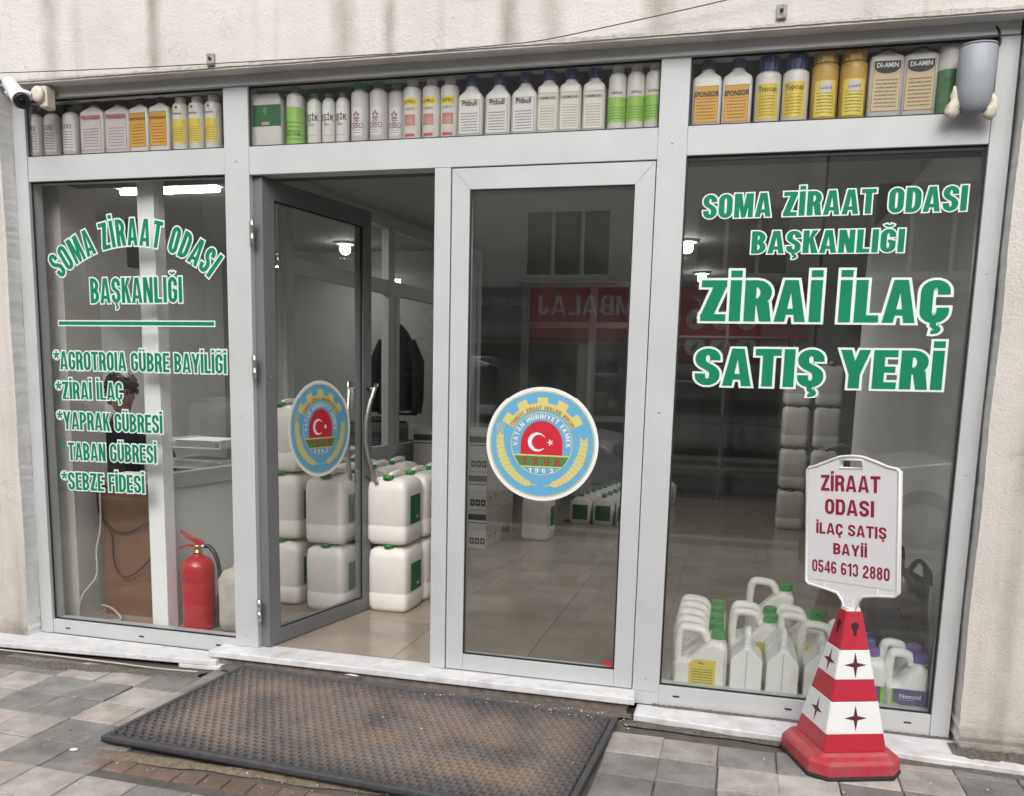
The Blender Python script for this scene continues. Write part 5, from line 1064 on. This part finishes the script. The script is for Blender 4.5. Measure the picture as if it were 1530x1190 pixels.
# purple capped
G2 = 'white canisters with purple caps'
nm_ = canister('canister', 'white canister lettered Nemcid on a violet and lime label', PURPLE_CAP, 'purple', G2, w=.080, H=.235); nm_.location = (2.925, .150, FZ)
for i in range(2): copy_thing(nm_, (2.920-.006*i, .29+.135*i, FZ), 0, ['purple capped canister directly behind the Nemcid one', 'rearmost purple capped canister in the Nemcid line'][i])
def slim(label):
    t = thing('canister', label, 'canister', (0, 0, 0), 0, 'slim bottles with purple caps right of the cone')
    MB().loft([(0, .05, .058), (.005, .054, .062), (.175, .054, .062), (.20, .045, .05), (.212, .027, .027, .0, 0, 2)], 24, 5).build('body', WHITE_PL, t)
    ribbed_cap(t, .030, .212, .034, PURPLE_CAP); l = MB().box((-.048, -.0632, .01), (.053, -.0618, .10)).build('label', bpy.data.materials['violet_label'], t); MB().box((.034, -.0640, .01), (.052, -.0632, .10)).build('lime_edge', LIME, l); return t
s0 = slim('x'); s0.location = (2.790, .155, FZ); s0['label'] = 'front slim bottle with purple cap peeking out right of the cone'
for i in range(2): copy_thing(s0, (2.790-.004*i, .285+.13*i, FZ), 0, ['middle slim purple capped bottle right of the cone', 'rear slim purple capped bottle right of the cone'][i])
# black plastic bag
bgm = mat('black_bag_film', (.008, .008, .012), .3, noise=.3, nscale=8, bump=1, bscale=30)
bagt = thing('plastic_bag', 'black plastic bag with knotted handles standing behind the purple capped canisters', 'bag', (2.915, .46, 0))
mb = MB(); secs = [(0, .10, .07), (.03, .13, .09), (.12, .145, .10), (.26, .14, .10), (.38, .13, .085), (.46, .12, .065), (.50, .10, .045, -.01, 0), (.535, .055, .03, -.02, 0)]
mb.loft([tuple(s_) for s_ in secs], 64, 2.6, smooth=True)
def crump(p):
    a = math.atan2(p.y, p.x); k = 1+.07*math.sin(5*a+p.z*16)+.05*math.sin(11*a-p.z*23)+.03*math.sin(23*a+p.z*31); return Vector((p.x*k, p.y*k, p.z))
mb.xf(crump).build('bag_body', bgm, bagt)
for s_, x0, hh in ((-1, -.045, .665), (1, .075, .575)):
    mb = MB().tube(spline([(x0-.045, 0, .47), (x0-.035, -.01, .56+(hh-.62)), (x0-.0, -.02, hh), (x0+.04, -.01, hh-.04), (x0+.05, 0, .47)]), [.034]*8+[.022]*8+[.018]*8+[.026]*8+[.034], 8, sy=.35); mb.build('bag_handle', bgm, bagt)
# ================================================================== TRAFFIC CONE WITH SIGN
CR = mat('cone_red', (.44, .014, .035), .34, noise=.12, nscale=12, coat=.15)
CX, CY = 2.632, -.290
cone = thing('sign_cone', 'red and white square cone with four pointed stars carrying a white dealer sign', 'traffic cone', (CX, CY, GZ), R(20))
def chsq(h, c): return [(-h+c, -h), (h-c, -h), (h, -h+c), (h, h-c), (h-c, h), (-h+c, h), (-h, h-c), (-h, -h+c)]
def stackp(levels):
    mb = MB(); vs = []
    for z, h, c in levels: vs += [(x, y, z) for x, y in chsq(h, c)]
    n_ = 8; k = len(levels)
    return mb.add(vs, [(i*n_+q, i*n_+(q+1) % n_, (i+1)*n_+(q+1) % n_, (i+1)*n_+q) for i in range(k-1) for q in range(n_)]+[tuple(range(n_-1, -1, -1)), tuple((k-1)*n_+q for q in range(n_))])
HB = .178
stackp([(0, HB+.002, .055), (.014, HB+.002, .055)]).build('rubber_foot', RUBBER, cone, .003)
def cone_h(z): return .124+( .031-.124)*(z-.072)/(.590-.072)
CR2 = mat('scuffed_cone_red', (.44, .014, .035), .42, noise=1, nscale=22, col2=(.34, .075, .08), bump=.15, bscale=90)
rb = stackp([(.0145, HB, .055), (.058, HB-.003, .053), (.068, HB-.014, .048), (.072, .137, .012), (.085, .126, .009)]).build('base', CR2, cone, .004, 2)
def band(nm, z0, z1, m_, e=0, c=.006, parent=cone): return stackp([(z0, cone_h(z0)+e, c), (z1, cone_h(z1)+e, c)]).build(nm, m_, parent, .0015)
Z = [.0855, .150, .265, .345, .450, .588]
band('red_band', Z[0], Z[1], CR); b1 = band('white_band', Z[1], Z[2], BANDW, .0012); band('red_band', Z[2], Z[3], CR); b2 = band('white_band', Z[3], Z[4], BANDW, .0012)
tp = band('red_band', Z[4], Z[5], CR)
slope = (.124-.031)/(.590-.072)
for bnd, zc in ((b1, (Z[1]+Z[2])/2), (b2, (Z[3]+Z[4])/2)):
    for f in range(4):
        R_ = Matrix.Rotation(PI/2*f, 3, 'Z'); r1, r2 = .047, .0115; pts = []
        for q in range(8):
            a = PI/4*q; rr = r1*(1 if q % 4 else 1) if q % 2 == 0 else r2; x, z = rr*math.sin(a)*.92, rr*math.cos(a); hz = cone_h(zc+z)+.0022; pts.append(R_ @ Vector((x, -hz, zc+z)))
        c0 = R_ @ Vector((0, -cone_h(zc)-.0023, zc)); MB().add([c0]+pts, [(0, i+1, (i+1) % 8+1) for i in range(8)]).build('star', MAROON, bnd)
for f in range(4):
    R_ = Matrix.Rotation(PI/2*f, 3, 'Z'); zc = .535; pts = [(.015*math.cos(R(a)), zc+.015*math.sin(R(a))) for a in range(-60, 241, 25)]+[(-.005, zc-.035), (.005, zc-.035)]
    MB().add([R_ @ Vector((x, -cone_h(z)-.0008, z)) for x, z in pts], [tuple(range(len(pts)))]).build('keyhole', mat('keyhole_dark', (.03, .003, .008), .7), tp)
stackp([(Z[5]+.0005, .028, .006), (Z[5]+.012, .026, .006)]).build('collar', SIGNW, cone)
# sign board on top, turned to the street
sg = thing('dealer_sign', 'white sign board with crimson lettering ZİRAAT ODASI İLAÇ SATIŞ BAYİİ and phone number', 'sign', (CX, CY, .512), R(-41)); sg.rotation_euler = (0, R(-4.5), R(-41))
BW, B0, B1 = .190, .070, .520
out = [(-BW, B0+.012), (-BW+.012, B0), (-.105, B0-.008), (-.052, B0-.018), (-.029, B0-.045), (-.024, 0), (.024, 0), (.029, B0-.045), (.052, B0-.018), (.105, B0-.008), (BW-.012, B0), (BW, B0+.012),
       (BW, B1-.012), (BW-.012, B1), (BW-.04, B1+.004), (.10, B1+.022), (.045, B1+.040), (0, B1+.043), (-.045, B1+.040), (-.10, B1+.022), (-BW+.04, B1+.004), (-BW+.012, B1), (-BW, B1-.012)]
BT = .018; hx, h0, h1 = .046, B1-.001, B1+.029
# plate with a real grip slot: left, right, above, below pieces share the outline
def clip_poly(poly, ax, val, keep_gt):
    r_ = []
    for i in range(len(poly)):
        a, b = poly[i], poly[(i+1) % len(poly)]; ia = (a[ax] >= val) == keep_gt; ib = (b[ax] >= val) == keep_gt
        if ia: r_.append(a)
        if ia != ib: t_ = (val-a[ax])/(b[ax]-a[ax]); r_.append((a[0]+(b[0]-a[0])*t_, a[1]+(b[1]-a[1])*t_))
    return r_
mb = MB(); bl_ = clip_poly(out, 1, h0, False); tpz = clip_poly(out, 1, h0, True)
mb.prism(bl_, BT, 'y', -BT/2); mb.prism(clip_poly(tpz, 0, -hx, False), BT, 'y', -BT/2); mb.prism(clip_poly(tpz, 0, hx, True), BT, 'y', -BT/2)
mid = clip_poly(clip_poly(tpz, 0, -hx, True), 0, hx, False); mb.prism(clip_poly(mid, 1, h1, True), BT, 'y', -BT/2)
mb.build('board', SIGNW, sg)
o2 = [Vector(p) for p in out]
MB().tube([(p[0], -BT/2, p[1]) for p in out if p[1] > B0-.03 or True], .0055, 6, closed=True).build('rim', SIGNW, sg)
MB().tube([(-hx, -BT/2, h0), (hx, -BT/2, h0), (hx, -BT/2, h1), (-hx, -BT/2, h1)], .004, 6, closed=True).build('grip_rim', SIGNW, sg)
for x in (-.012, .0, .012): MB().box((x-.002, -BT/2-.005, .012), (x+.002, -BT/2, B0-.03)).build('rib', SIGNW, sg)
MB().add([(-BW+.010, -BT/2-.0015, B0+.022), (BW-.010, -BT/2-.0015, B0+.022), (BW-.010, -BT/2-.0015, B1-.008), (-BW+.010, -BT/2-.0015, B1-.008)], [(0, 1, 2, 3)]).build('face_sheet', mat('sign_sheet', (.72, .71, .72), .35, noise=.05, nscale=5), sg)
for x in (-.11, .11): MB().box((x-.003, -BT/2-.004, B0+.001), (x+.003, -BT/2, B0+.018)).build('rib', SIGNW, sg)
def sl(txt, xc, wd, z, cap, **kw):
    return text_mb(txt, width=wd/cap, place=lambda x, zz, k, mid_: (xc-wd/2+x*cap, -BT/2-.0022-k*.00005, z+zz*cap), **kw).build('lettering', REDTXT, sg)
KW = dict(W0=.68, v=.225, h=.185, gap=.10, space=.38)
sl('ZİRAAT', -.004, .245, B1-.088, .060, **KW); sl('ODASI', -.006, .203, B1-.175, .058, **KW)
sl('İLAÇ SATIŞ', .0, .290, B1-.250, .042, **KW); sl('BAYİİ', .0, .140, B1-.323, .042, **KW); sl('0546 613 2880', -.001, .322, B1-.398, .047, W0=.60, v=.20, h=.16, gap=.10, space=.38)
# ================================================================== SECURITY CAMERA, ALARM HORN
scm = thing('security_camera', 'white bullet security camera on a round wall bracket at the upper left corner', 'security camera', (-1.20, -.075, 2.53))
MB().lathe([(.036, 0), (.036, .014), (.032, .020), (.018, .024)], 24).xf(lambda p: Vector((.178+p.x*.9, -.0-p.z-.01, .035+p.y))).build('bracket_plate', mat('cream_plastic', (.58, .53, .45), .5), scm)
MB().box((.170, -.010, -.02), (.215, .05, .075)).build('junction_box', bpy.data.materials['cream_plastic'], scm, .006)
MB().tube([(.155, -.03, .03), (.10, -.06, .05), (.07, -.09, .02)], .012, 10).build('bracket_arm', WHITE_PL, scm)
a0, a1 = Vector((.060, -.06, .078)), Vector((.190, -.13, -.025)); d_ = (a1-a0).normalized()
MB().tube([a0, a0+d_*.006, a0+d_*.16, a1], [.022, .031, .035, .036], 24).build('housing', mat('camera_white', (.72, .74, .76), .3), scm)
MB().tube([a1-d_*.055, a1+d_*.002], [.0375, .038], 24, cap=False).build('sun_shield', bpy.data.materials['camera_white'], scm)
MB().tube([a1+d_*.0, a1+d_*.016], [.0345, .033], 24).build('lens_ring', DARK_CAP, scm); MB().tube([a1+d_*.0165, a1+d_*.020], [.016, .013], 16).build('lens', mat('lens_glass', (.004, .005, .008), .05, coat=1), scm)
MB().tube([(.0, -.045, .09), (.01, -.07, .098), (.04, -.10, .07)], .006, 8).build('bracket_arm', STEEL, scm)
al = thing('alarm_horn', 'grey rounded alarm horn fixed with foam over the right end of the transom', 'alarm', (2.928, -.055, 2.415))
MB().loft([(-.118, .018, .022), (-.108, .036, .036), (-.085, .052, .046), (-.05, .060, .052), (.0, .0625, .054), (.10, .0625, .054), (.106, .058, .050)], 32, 2.3).build('housing', mat('horn_grey', (.27, .29, .32), .45, noise=.1, nscale=6), al)
FOAM = mat('cream_foam', (.62, .58, .47), .9, bump=.8, bscale=60)
for x, z, s_ in ((-.062, -.085, 1.0), (.060, -.10, .85)):
    mb = MB().lathe([(.004, -.045), (.014, -.040), (.024, -.026), (.022, -.010), (.025, .002), (.017, .016), (.019, .030), (.010, .052), (.003, .066)], 18)
    mb.xf(lambda p: Vector((x+(p.x*(1+.25*math.sin(p.z*150+5*math.atan2(p.y, p.x)))+.006*math.sin(p.z*60))*s_, p.y*(.9+.2*math.sin(7*math.atan2(p.y, p.x)+p.z*70)), z+p.z*s_))).build('foam_blob', FOAM, al)
MB().box((-.02, .05, -.03), (.02, .072, .03)).build('mount', DARK_CAP, al)
MB().loft([(.1065, .0605, .0525), (.112, .0605, .0525), (.1135, .056, .048)], 32, 2.3).build('lid', bpy.data.materials['horn_grey'], al)
MB().tube(spline([(.055, .02, .10), (.075, .03, .125), (.070, .04, .17), (.05, .05, .20)]), .004, 6).build('cable', cb, al)
# overhead wire along the fascia
wm = mat('thin_wire', (.10, .085, .07), .7)
tag(MB().tube(spline([(2.5, -.135, 2.79), (2.062, -.130, 2.717), (1.594, -.125, 2.654), (1.35, -.120, 2.627), (1.15, -.118, 2.621), (.776, -.118, 2.619), (.2, -.117, 2.628), (-.5, -.117, 2.640), (-1.2, -.118, 2.660), (-2, -.118, 2.69)], 10), .0022, 5).build('overhead_wire', wm), 'thin dark wire sagging along the lower edge of the plaster fascia', 'wire')
tag(MB().tube(spline([(-2.4, -.30, -.072), (-1.3, -.262, -.062), (-.75, -.235, -.068), (-.42, -.225, -.074), (-.20, -.20, -.077)], 10), .0042, 6).build('ground_cable', cw), 'beige cable lying along the foot of the left marble sill', 'cable')
# ================================================================== RUBBER DOOR MAT
mt_ = thing('rubber_mat', 'large worn black rubber mat with a pattern of small holes before the doorway', 'door mat', (-.062, -1.005, GZ), R(-3.0))
MW, MD, MH = 1.80, .885, .036
MATM = mat('worn_rubber', (.075, .075, .080), .62, noise=.35, nscale=25, bump=.3, bscale=200)
n, b = nodes(MATM); tc = n.nodes.new('ShaderNodeTexCoord'); t = n.nodes.new('ShaderNodeTexNoise'); t.inputs['Scale'].default_value = 3.1; t.inputs['Detail'].default_value = 5; n.links.new(tc.outputs['Object'], t.inputs[0])
sp = n.nodes.new('ShaderNodeSeparateXYZ'); n.links.new(tc.outputs['Object'], sp.inputs[0])
def edge(axis, lo, hi):
    a = n.nodes.new('ShaderNodeMapRange'); a.inputs[1].default_value = lo; a.inputs[2].default_value = lo+.16; n.links.new(sp.outputs[axis], a.inputs[0]); b_ = n.nodes.new('ShaderNodeMapRange'); b_.inputs[1].default_value = hi; b_.inputs[2].default_value = hi-.16; n.links.new(sp.outputs[axis], b_.inputs[0])
    k = n.nodes.new('ShaderNodeMath'); k.operation = 'MULTIPLY'; n.links.new(a.outputs[0], k.inputs[0]); n.links.new(b_.outputs[0], k.inputs[1]); return k.outputs[0]
k = n.nodes.new('ShaderNodeMath'); k.operation = 'MULTIPLY'; n.links.new(edge(0, .02, MW-.02), k.inputs[0]); n.links.new(edge(1, .02, MD), k.inputs[1])
mr = n.nodes.new('ShaderNodeMapRange'); mr.inputs[1].default_value = .22; mr.inputs[2].default_value = .50; mr.inputs[4].default_value = .82; n.links.new(t.outputs[0], mr.inputs[0])
k2 = n.nodes.new('ShaderNodeMath'); k2.operation = 'MULTIPLY'; n.links.new(k.outputs[0], k2.inputs[0]); n.links.new(mr.outputs[0], k2.inputs[1])
mx = n.nodes.new('ShaderNodeMix'); mx.data_type = 'RGBA'; n.links.new(k2.outputs[0], mx.inputs[0]); l = b.inputs['Base Color'].links[0].from_socket; n.links.new(l, mx.inputs[6])
t3 = n.nodes.new('ShaderNodeTexNoise'); t3.inputs['Scale'].default_value = 7; n.links.new(tc.outputs['Object'], t3.inputs[0]); cr = n.nodes.new('ShaderNodeValToRGB'); cr.color_ramp.elements[0].position = .4; cr.color_ramp.elements[1].position = .62
cr.color_ramp.elements[0].color = (.215, .180, .160, 1); cr.color_ramp.elements[1].color = (.265, .200, .155, 1); n.links.new(t3.outputs[0], cr.inputs[0]); n.links.new(cr.outputs[0], mx.inputs[7]); n.links.new(mx.outputs[2], b.inputs['Base Color'])
MB().box((0, 0, .012), (MW, MD, MH-.017)).build('mat_core', RUBBER, mt_)
for a, b_ in (((0, 0, .010), (MW, .022, MH)), ((0, MD-.022, .010), (MW, MD, MH)), ((0, .0225, .010), (.022, MD-.0225, MH)), ((MW-.022, .0225, .010), (MW, MD-.0225, MH))): MB().box(a, b_).build('border_strip', MATM, mt_, .004, 2)
mb = MB(); px_, py_ = .0380, .0290; nxm = int((MW-.05)/px_); nym = int((MD-.05)/py_); rnd = random.Random(8)
for j in range(nym+1):                      # wavy ribs across, with short links : leaves lens shaped holes
    y = .033+j*py_; vs = []
    seg = nxm*4
    for i in range(seg+1):
        x = .024+i*px_/4; ph = (j % 2)*PI; yy = y+.0050*math.sin(i*PI/2+ph+.6); wv = .0055+.0028*math.cos(i*PI/2+ph); zt = MH-.001-.0015*rnd.random()
        vs += [(x, yy-wv, MH-.0175), (x, yy-wv*.6, zt), (x, yy+wv*.6, zt), (x, yy+wv, MH-.0175)]
    mb.add(vs, [(4*i+q, 4*i+4+q, 4*i+5+q, 4*i+1+q) for i in range(seg) for q in range(3)])
    if j < nym:
        for i in range(nxm):
            x = .024+px_*(i+(.25 if j % 2 else .75)); w_ = .0055
            mb.add([(x-w_, y, MH-.003), (x+w_, y, MH-.003), (x+w_, y+py_, MH-.003), (x-w_, y+py_, MH-.003), (x-w_*1.4, y, MH-.0175), (x-w_*1.4, y+py_, MH-.0175), (x+w_*1.4, y+py_, MH-.0175), (x+w_*1.4, y, MH-.0175)], [(0, 1, 2, 3), (0, 3, 5, 4), (1, 7, 6, 2)])
tag(mb.build('rib_lattice', MATM, mt_), kind='stuff')
# weed by the mat
wd = thing('weed', 'tiny green weed growing at the front edge of the mat', 'plant', (1.235, -1.075, GZ))
mb = MB(); rnd = random.Random(4)
for i in range(90):
    a = rnd.uniform(0, 6.28); r_ = rnd.uniform(0, .035); z = rnd.uniform(.002, .028); s_ = rnd.uniform(.003, .006); c0 = Vector((r_*math.cos(a), r_*.6*math.sin(a), z)); u = Vector((math.cos(a*3), math.sin(a*3), rnd.uniform(-.3, .5)))*s_; v = Vector((-math.sin(a*3), math.cos(a*3), rnd.uniform(-.2, .3)))*s_*.6
    mb.add([c0-u, c0+v, c0+u, c0-v], [(0, 1, 2, 3)])
mb.build('leaves', mat('weed_green', (.06, .14, .025), .6), wd); MB().tube([(0, 0, 0), (.01, 0, .02)], .0012, 5).build('stem', bpy.data.materials['weed_green'], wd)
tag(MB().lathe([(.016, 0), (.016, .0015)], 14).xf(lambda p: Vector((-.121+p.x, -1.076+p.y*.7, GZ+.002+p.z))).build('plastic_disc', WHITE_PL), 'small white disc lying on the dark paver left of the mat', 'litter')
tag(MB().add([(.52, -.14, -.028), (.585, -.155, -.026), (.60, -.148, -.024), (.55, -.128, -.026)], [(0, 1, 2, 3)]).build('paper_scrap', mat('scrap_white', (.6, .59, .56), .8)), 'torn white scrap lying between threshold and mat', 'litter')
# ================================================================== THE STREET OPPOSITE (seen mirrored in the panes)
OPW = plaster('opposite_wall_plaster', (.74, .71, .66), [(-6, .3, .4), (3, .2, .5)], -20, 20)
def opp(name, label, x0, x1, h, m_, ymax=-12.95): 
    t = thing(name, label, 'building'); MB().box((x0, ymax-8, GZ-.15), (x1, ymax, h)).build('wall', m_, t); return t
OY = -12.95
b1 = opp('opposite_building', 'plastered apartment house across the street with a red shop sign', -9, 3.4, 7.5, OPW)
b2 = opp('opposite_building', 'grey apartment house across the street to the right with broad windows', 3.45, 16, 7.7, mat('grey_render', (.50, .50, .49), .8, noise=.2, nscale=1))
b3 = opp('opposite_building', 'low ochre house across the street at the far left', -24, -9.05, 7, mat('ochre_render', (.46, .38, .27), .8, noise=.2, nscale=1))
WG = mat('dark_window_glass', (.02, .025, .03), .08); WF = mat('white_window_frame', (.62, .62, .60), .5)
def win(par, x0, x1, z0, z1, k=3, y=OY):
    f = MB()
    for a, b in (((x0, z0), (x1, z0+.06)), ((x0, z1-.06), (x1, z1)), ((x0, z0+.06), (x0+.06, z1-.06)), ((x1-.06, z0+.06), (x1, z1-.06))): f.box((a[0], y+.003, a[1]), (b[0], y+.05, b[1]))
    for q in range(1, k): x = x0+(x1-x0)*q/k; f.box((x-.035, y+.004, z0+.06), (x+.035, y+.045, z1-.06))
    f.box((x0-.1, y+.002, z0-.10), (x1+.1, y+.12, z0-.002)); w_ = f.build('window', WF, par); MB().box((x0+.061, y+.002, z0+.061), (x1-.061, y+.02, z1-.061)).build('pane', WG, w_)
win(b1, -1.99, -.30, 3.28, 4.55); win(b1, -6.6, -4.9, 3.28, 4.55); win(b1, 1.2, 2.9, 3.28, 4.55)
for x in (4.2, 7.4, 10.6): win(b2, x, x+2.0, 3.3, 4.9, 3)
win(b3, -14, -12, 3, 4.4); win(b3, -18, -16, 3, 4.4)
sgn = thing('shop_sign', 'red shop sign with white lettering PLASTİK & AMBALAJ across the street', 'sign', (0, OY, 0))
MB().box((-1.80, .02, 2.14), (3.3, .16, 3.10)).build('sign_panel', mat('sign_red', (.50, .07, .07), .5), sgn); MB().box((-3.12, .02, 2.14), (-1.805, .16, 3.10)).build('contact_panel', mat('sign_slate', (.20, .22, .23), .5), sgn)
def street_text(txt, xr, wd, z, cap, m_=WHT): return text_mb(txt, width=wd/cap, W0=.62, v=.17, h=.14, gap=.12, space=.4, place=lambda x, zz, k, mid: (xr-x*cap, .165+k*.0008, z+zz*cap)).build('lettering', m_, sgn)
street_text('PLASTİK & AMBALAJ', 3.1, 4.75, 2.58, .36); street_text('0543 577 39 47', -1.88, 1.15, 2.74, .14); street_text('0537 657 04 37', -1.88, 1.15, 2.26, .14)
sgf = thing('shop_sign', 'dull blank sign strip over the ground floor shops across the street', 'sign', (0, OY, 0)); MB().box((4.0, .02, 2.3), (12, .14, 3.0)).build('sign_panel', mat('sign_dull', (.20, .07, .06), .5), sgf)
for x0, x1, par in ((-3.0, -.9, b1), (-.6, 2.9, b1), (4.3, 7.0, b2), (7.6, 11, b2), (-8, -4, b1)):
    MB().box((x0, OY+.002, 0), (x1, OY+.03, 2.05)).build('shop_front', mat('shop_interior_dark', (.035, .035, .045), .3), par)
# far pavement
struct(box('far_pavement', PAV_L, (-60, OY+.001, GZ-.15), (60, -11.402, GZ-.02)))
def car(label, x, y, rz, paint, L=4.4, W=1.72, H=1.46, van=False):
    t = thing('parked_car', label, 'car', (x, y, GZ-.14), rz, 'cars parked along the street')
    if van: low = [(-.5, .25), (-.5, .55), (-.485, .62), (-.47, .97), (.20, .97), (.34, .60), (.47, .52), (.5, .42), (.5, .25)]; roof = None
    body = [(-.495, .20), (-.5, .42), (-.49, .60), (-.36, .655), (-.1, .665), (.16, .66), (.40, .56), (.475, .50), (.5, .40), (.495, .20)]
    gh = [(-.40, .645), (-.27, .93), (-.20, .975), (.02, .985), (.09, .955), (.26, .63)]
    if van: body = [(-.495, .2), (-.5, .45), (-.49, .62), (-.2, .62), (.25, .60), (.44, .52), (.5, .42), (.495, .2)]; gh = [(-.492, .61), (-.475, .95), (-.44, .985), (.12, .985), (.17, .95), (.34, .58)]
    def slab(prof, w0, w1, zlo, zhi):
        mb = MB(); ns = 8; vs = []
        for k in range(ns+1):
            f = -1+2*k/ns
            for px, pz in prof:
                z = pz*H; wd_ = w0+(w1-w0)*max(0, min(1, (z-zlo)/(zhi-zlo))); rf = 1-.05*abs(f)**4
                vs.append((px*L*(rf), f*wd_/2, z*(1-.02*abs(f)**4)))
        m = len(prof); mb.add(vs, [(i*m+k, i*m+(k+1) % m, (i+1)*m+(k+1) % m, (i+1)*m+k) for i in range(ns) for k in range(m)]+[tuple(range(m-1, -1, -1)), tuple(ns*m+k for k in range(m))], False); return mb
    slab(body, W, W*.96, .2*H, .66*H).build('body', paint, t, .03, 3)
    g_ = slab(gh, W*.92, W*.68, .64*H, .98*H).build('window', WG, t, .02, 2)
    rz_ = [(p[0]*.92-.005, p[1]+.008) for p in gh if p[1] > .92]; rz_ = rz_+[(rz_[-1][0], .94), (rz_[0][0], .94)]
    slab(rz_, W*.75, W*.70, .9*H, 1.0*H).build('roof', paint, t, .01, 2)
    for s_ in (-1, 1):
        for px in ((-.05, ) if not van else (-.15, .1)):
            MB().add([((px-.012)*L, s_*W*.465, .64*H), ((px+.012)*L, s_*W*.465, .64*H), ((px+.010)*L, s_*W*.355, .975*H), ((px-.010)*L, s_*W*.355, .975*H)], [(0, 1, 2, 3)]).build('pillar', paint, t)
        for xx in (-.31, .30):
            wh = MB().lathe([(.20, -.09), (.30, -.085), (.315, -.05), (.315, .05), (.30, .085), (.20, .09)], 24).xf(lambda p: Vector((xx*L+p.x, s_*(W/2-.08)+p.z, .315+p.y))).build('wheel', RUBBER, t)
            MB().lathe([(.19, -.093), (.19, .093)], 20).xf(lambda p: Vector((xx*L+p.x, s_*(W/2-.08)+p.z, .315+p.y))).build('rim', STEEL, wh)
        MB().box((.455*L, s_*W*.40-.14, .43*H), (.492*L, s_*W*.40+.12, .50*H)).build('headlight', mat('headlight_glass', (.5, .5, .52), .15), t, .02)
        MB().box((-.498*L, s_*W*.40-.12, .45*H), (-.47*L, s_*W*.40+.12, .53*H)).build('tail_light', ERD, t, .02)
        MB().box((.14*L, s_*(W/2+.02)-.07, .64*H), (.18*L, s_*(W/2+.02)+.07, .70*H)).build('mirror', paint, t, .02)
    MB().box((.485*L, -.3, .27*H), (.499*L, .3, .36*H)).build('grille', BLACK, t); return t
WPT = mat('white_car_paint', (.80, .81, .82), .25, coat=.6); SPT = mat('silver_car_paint', (.72, .74, .77), .3, metal=.1, coat=.5); DPT = mat('dark_car_paint', (.04, .05, .08), .3, coat=.5)
car('white saloon car parked at the kerb behind the photographer to the right', 5.2, -5.75, PI, WPT)
car('silver van parked at the kerb across from the doorway', -1.1, -6.0, 0, SPT, 4.5, 1.8, 1.82, True)
car('dark hatchback parked farther up the street', -6.2, -5.9, 0, DPT, 4.1, 1.7, 1.45)
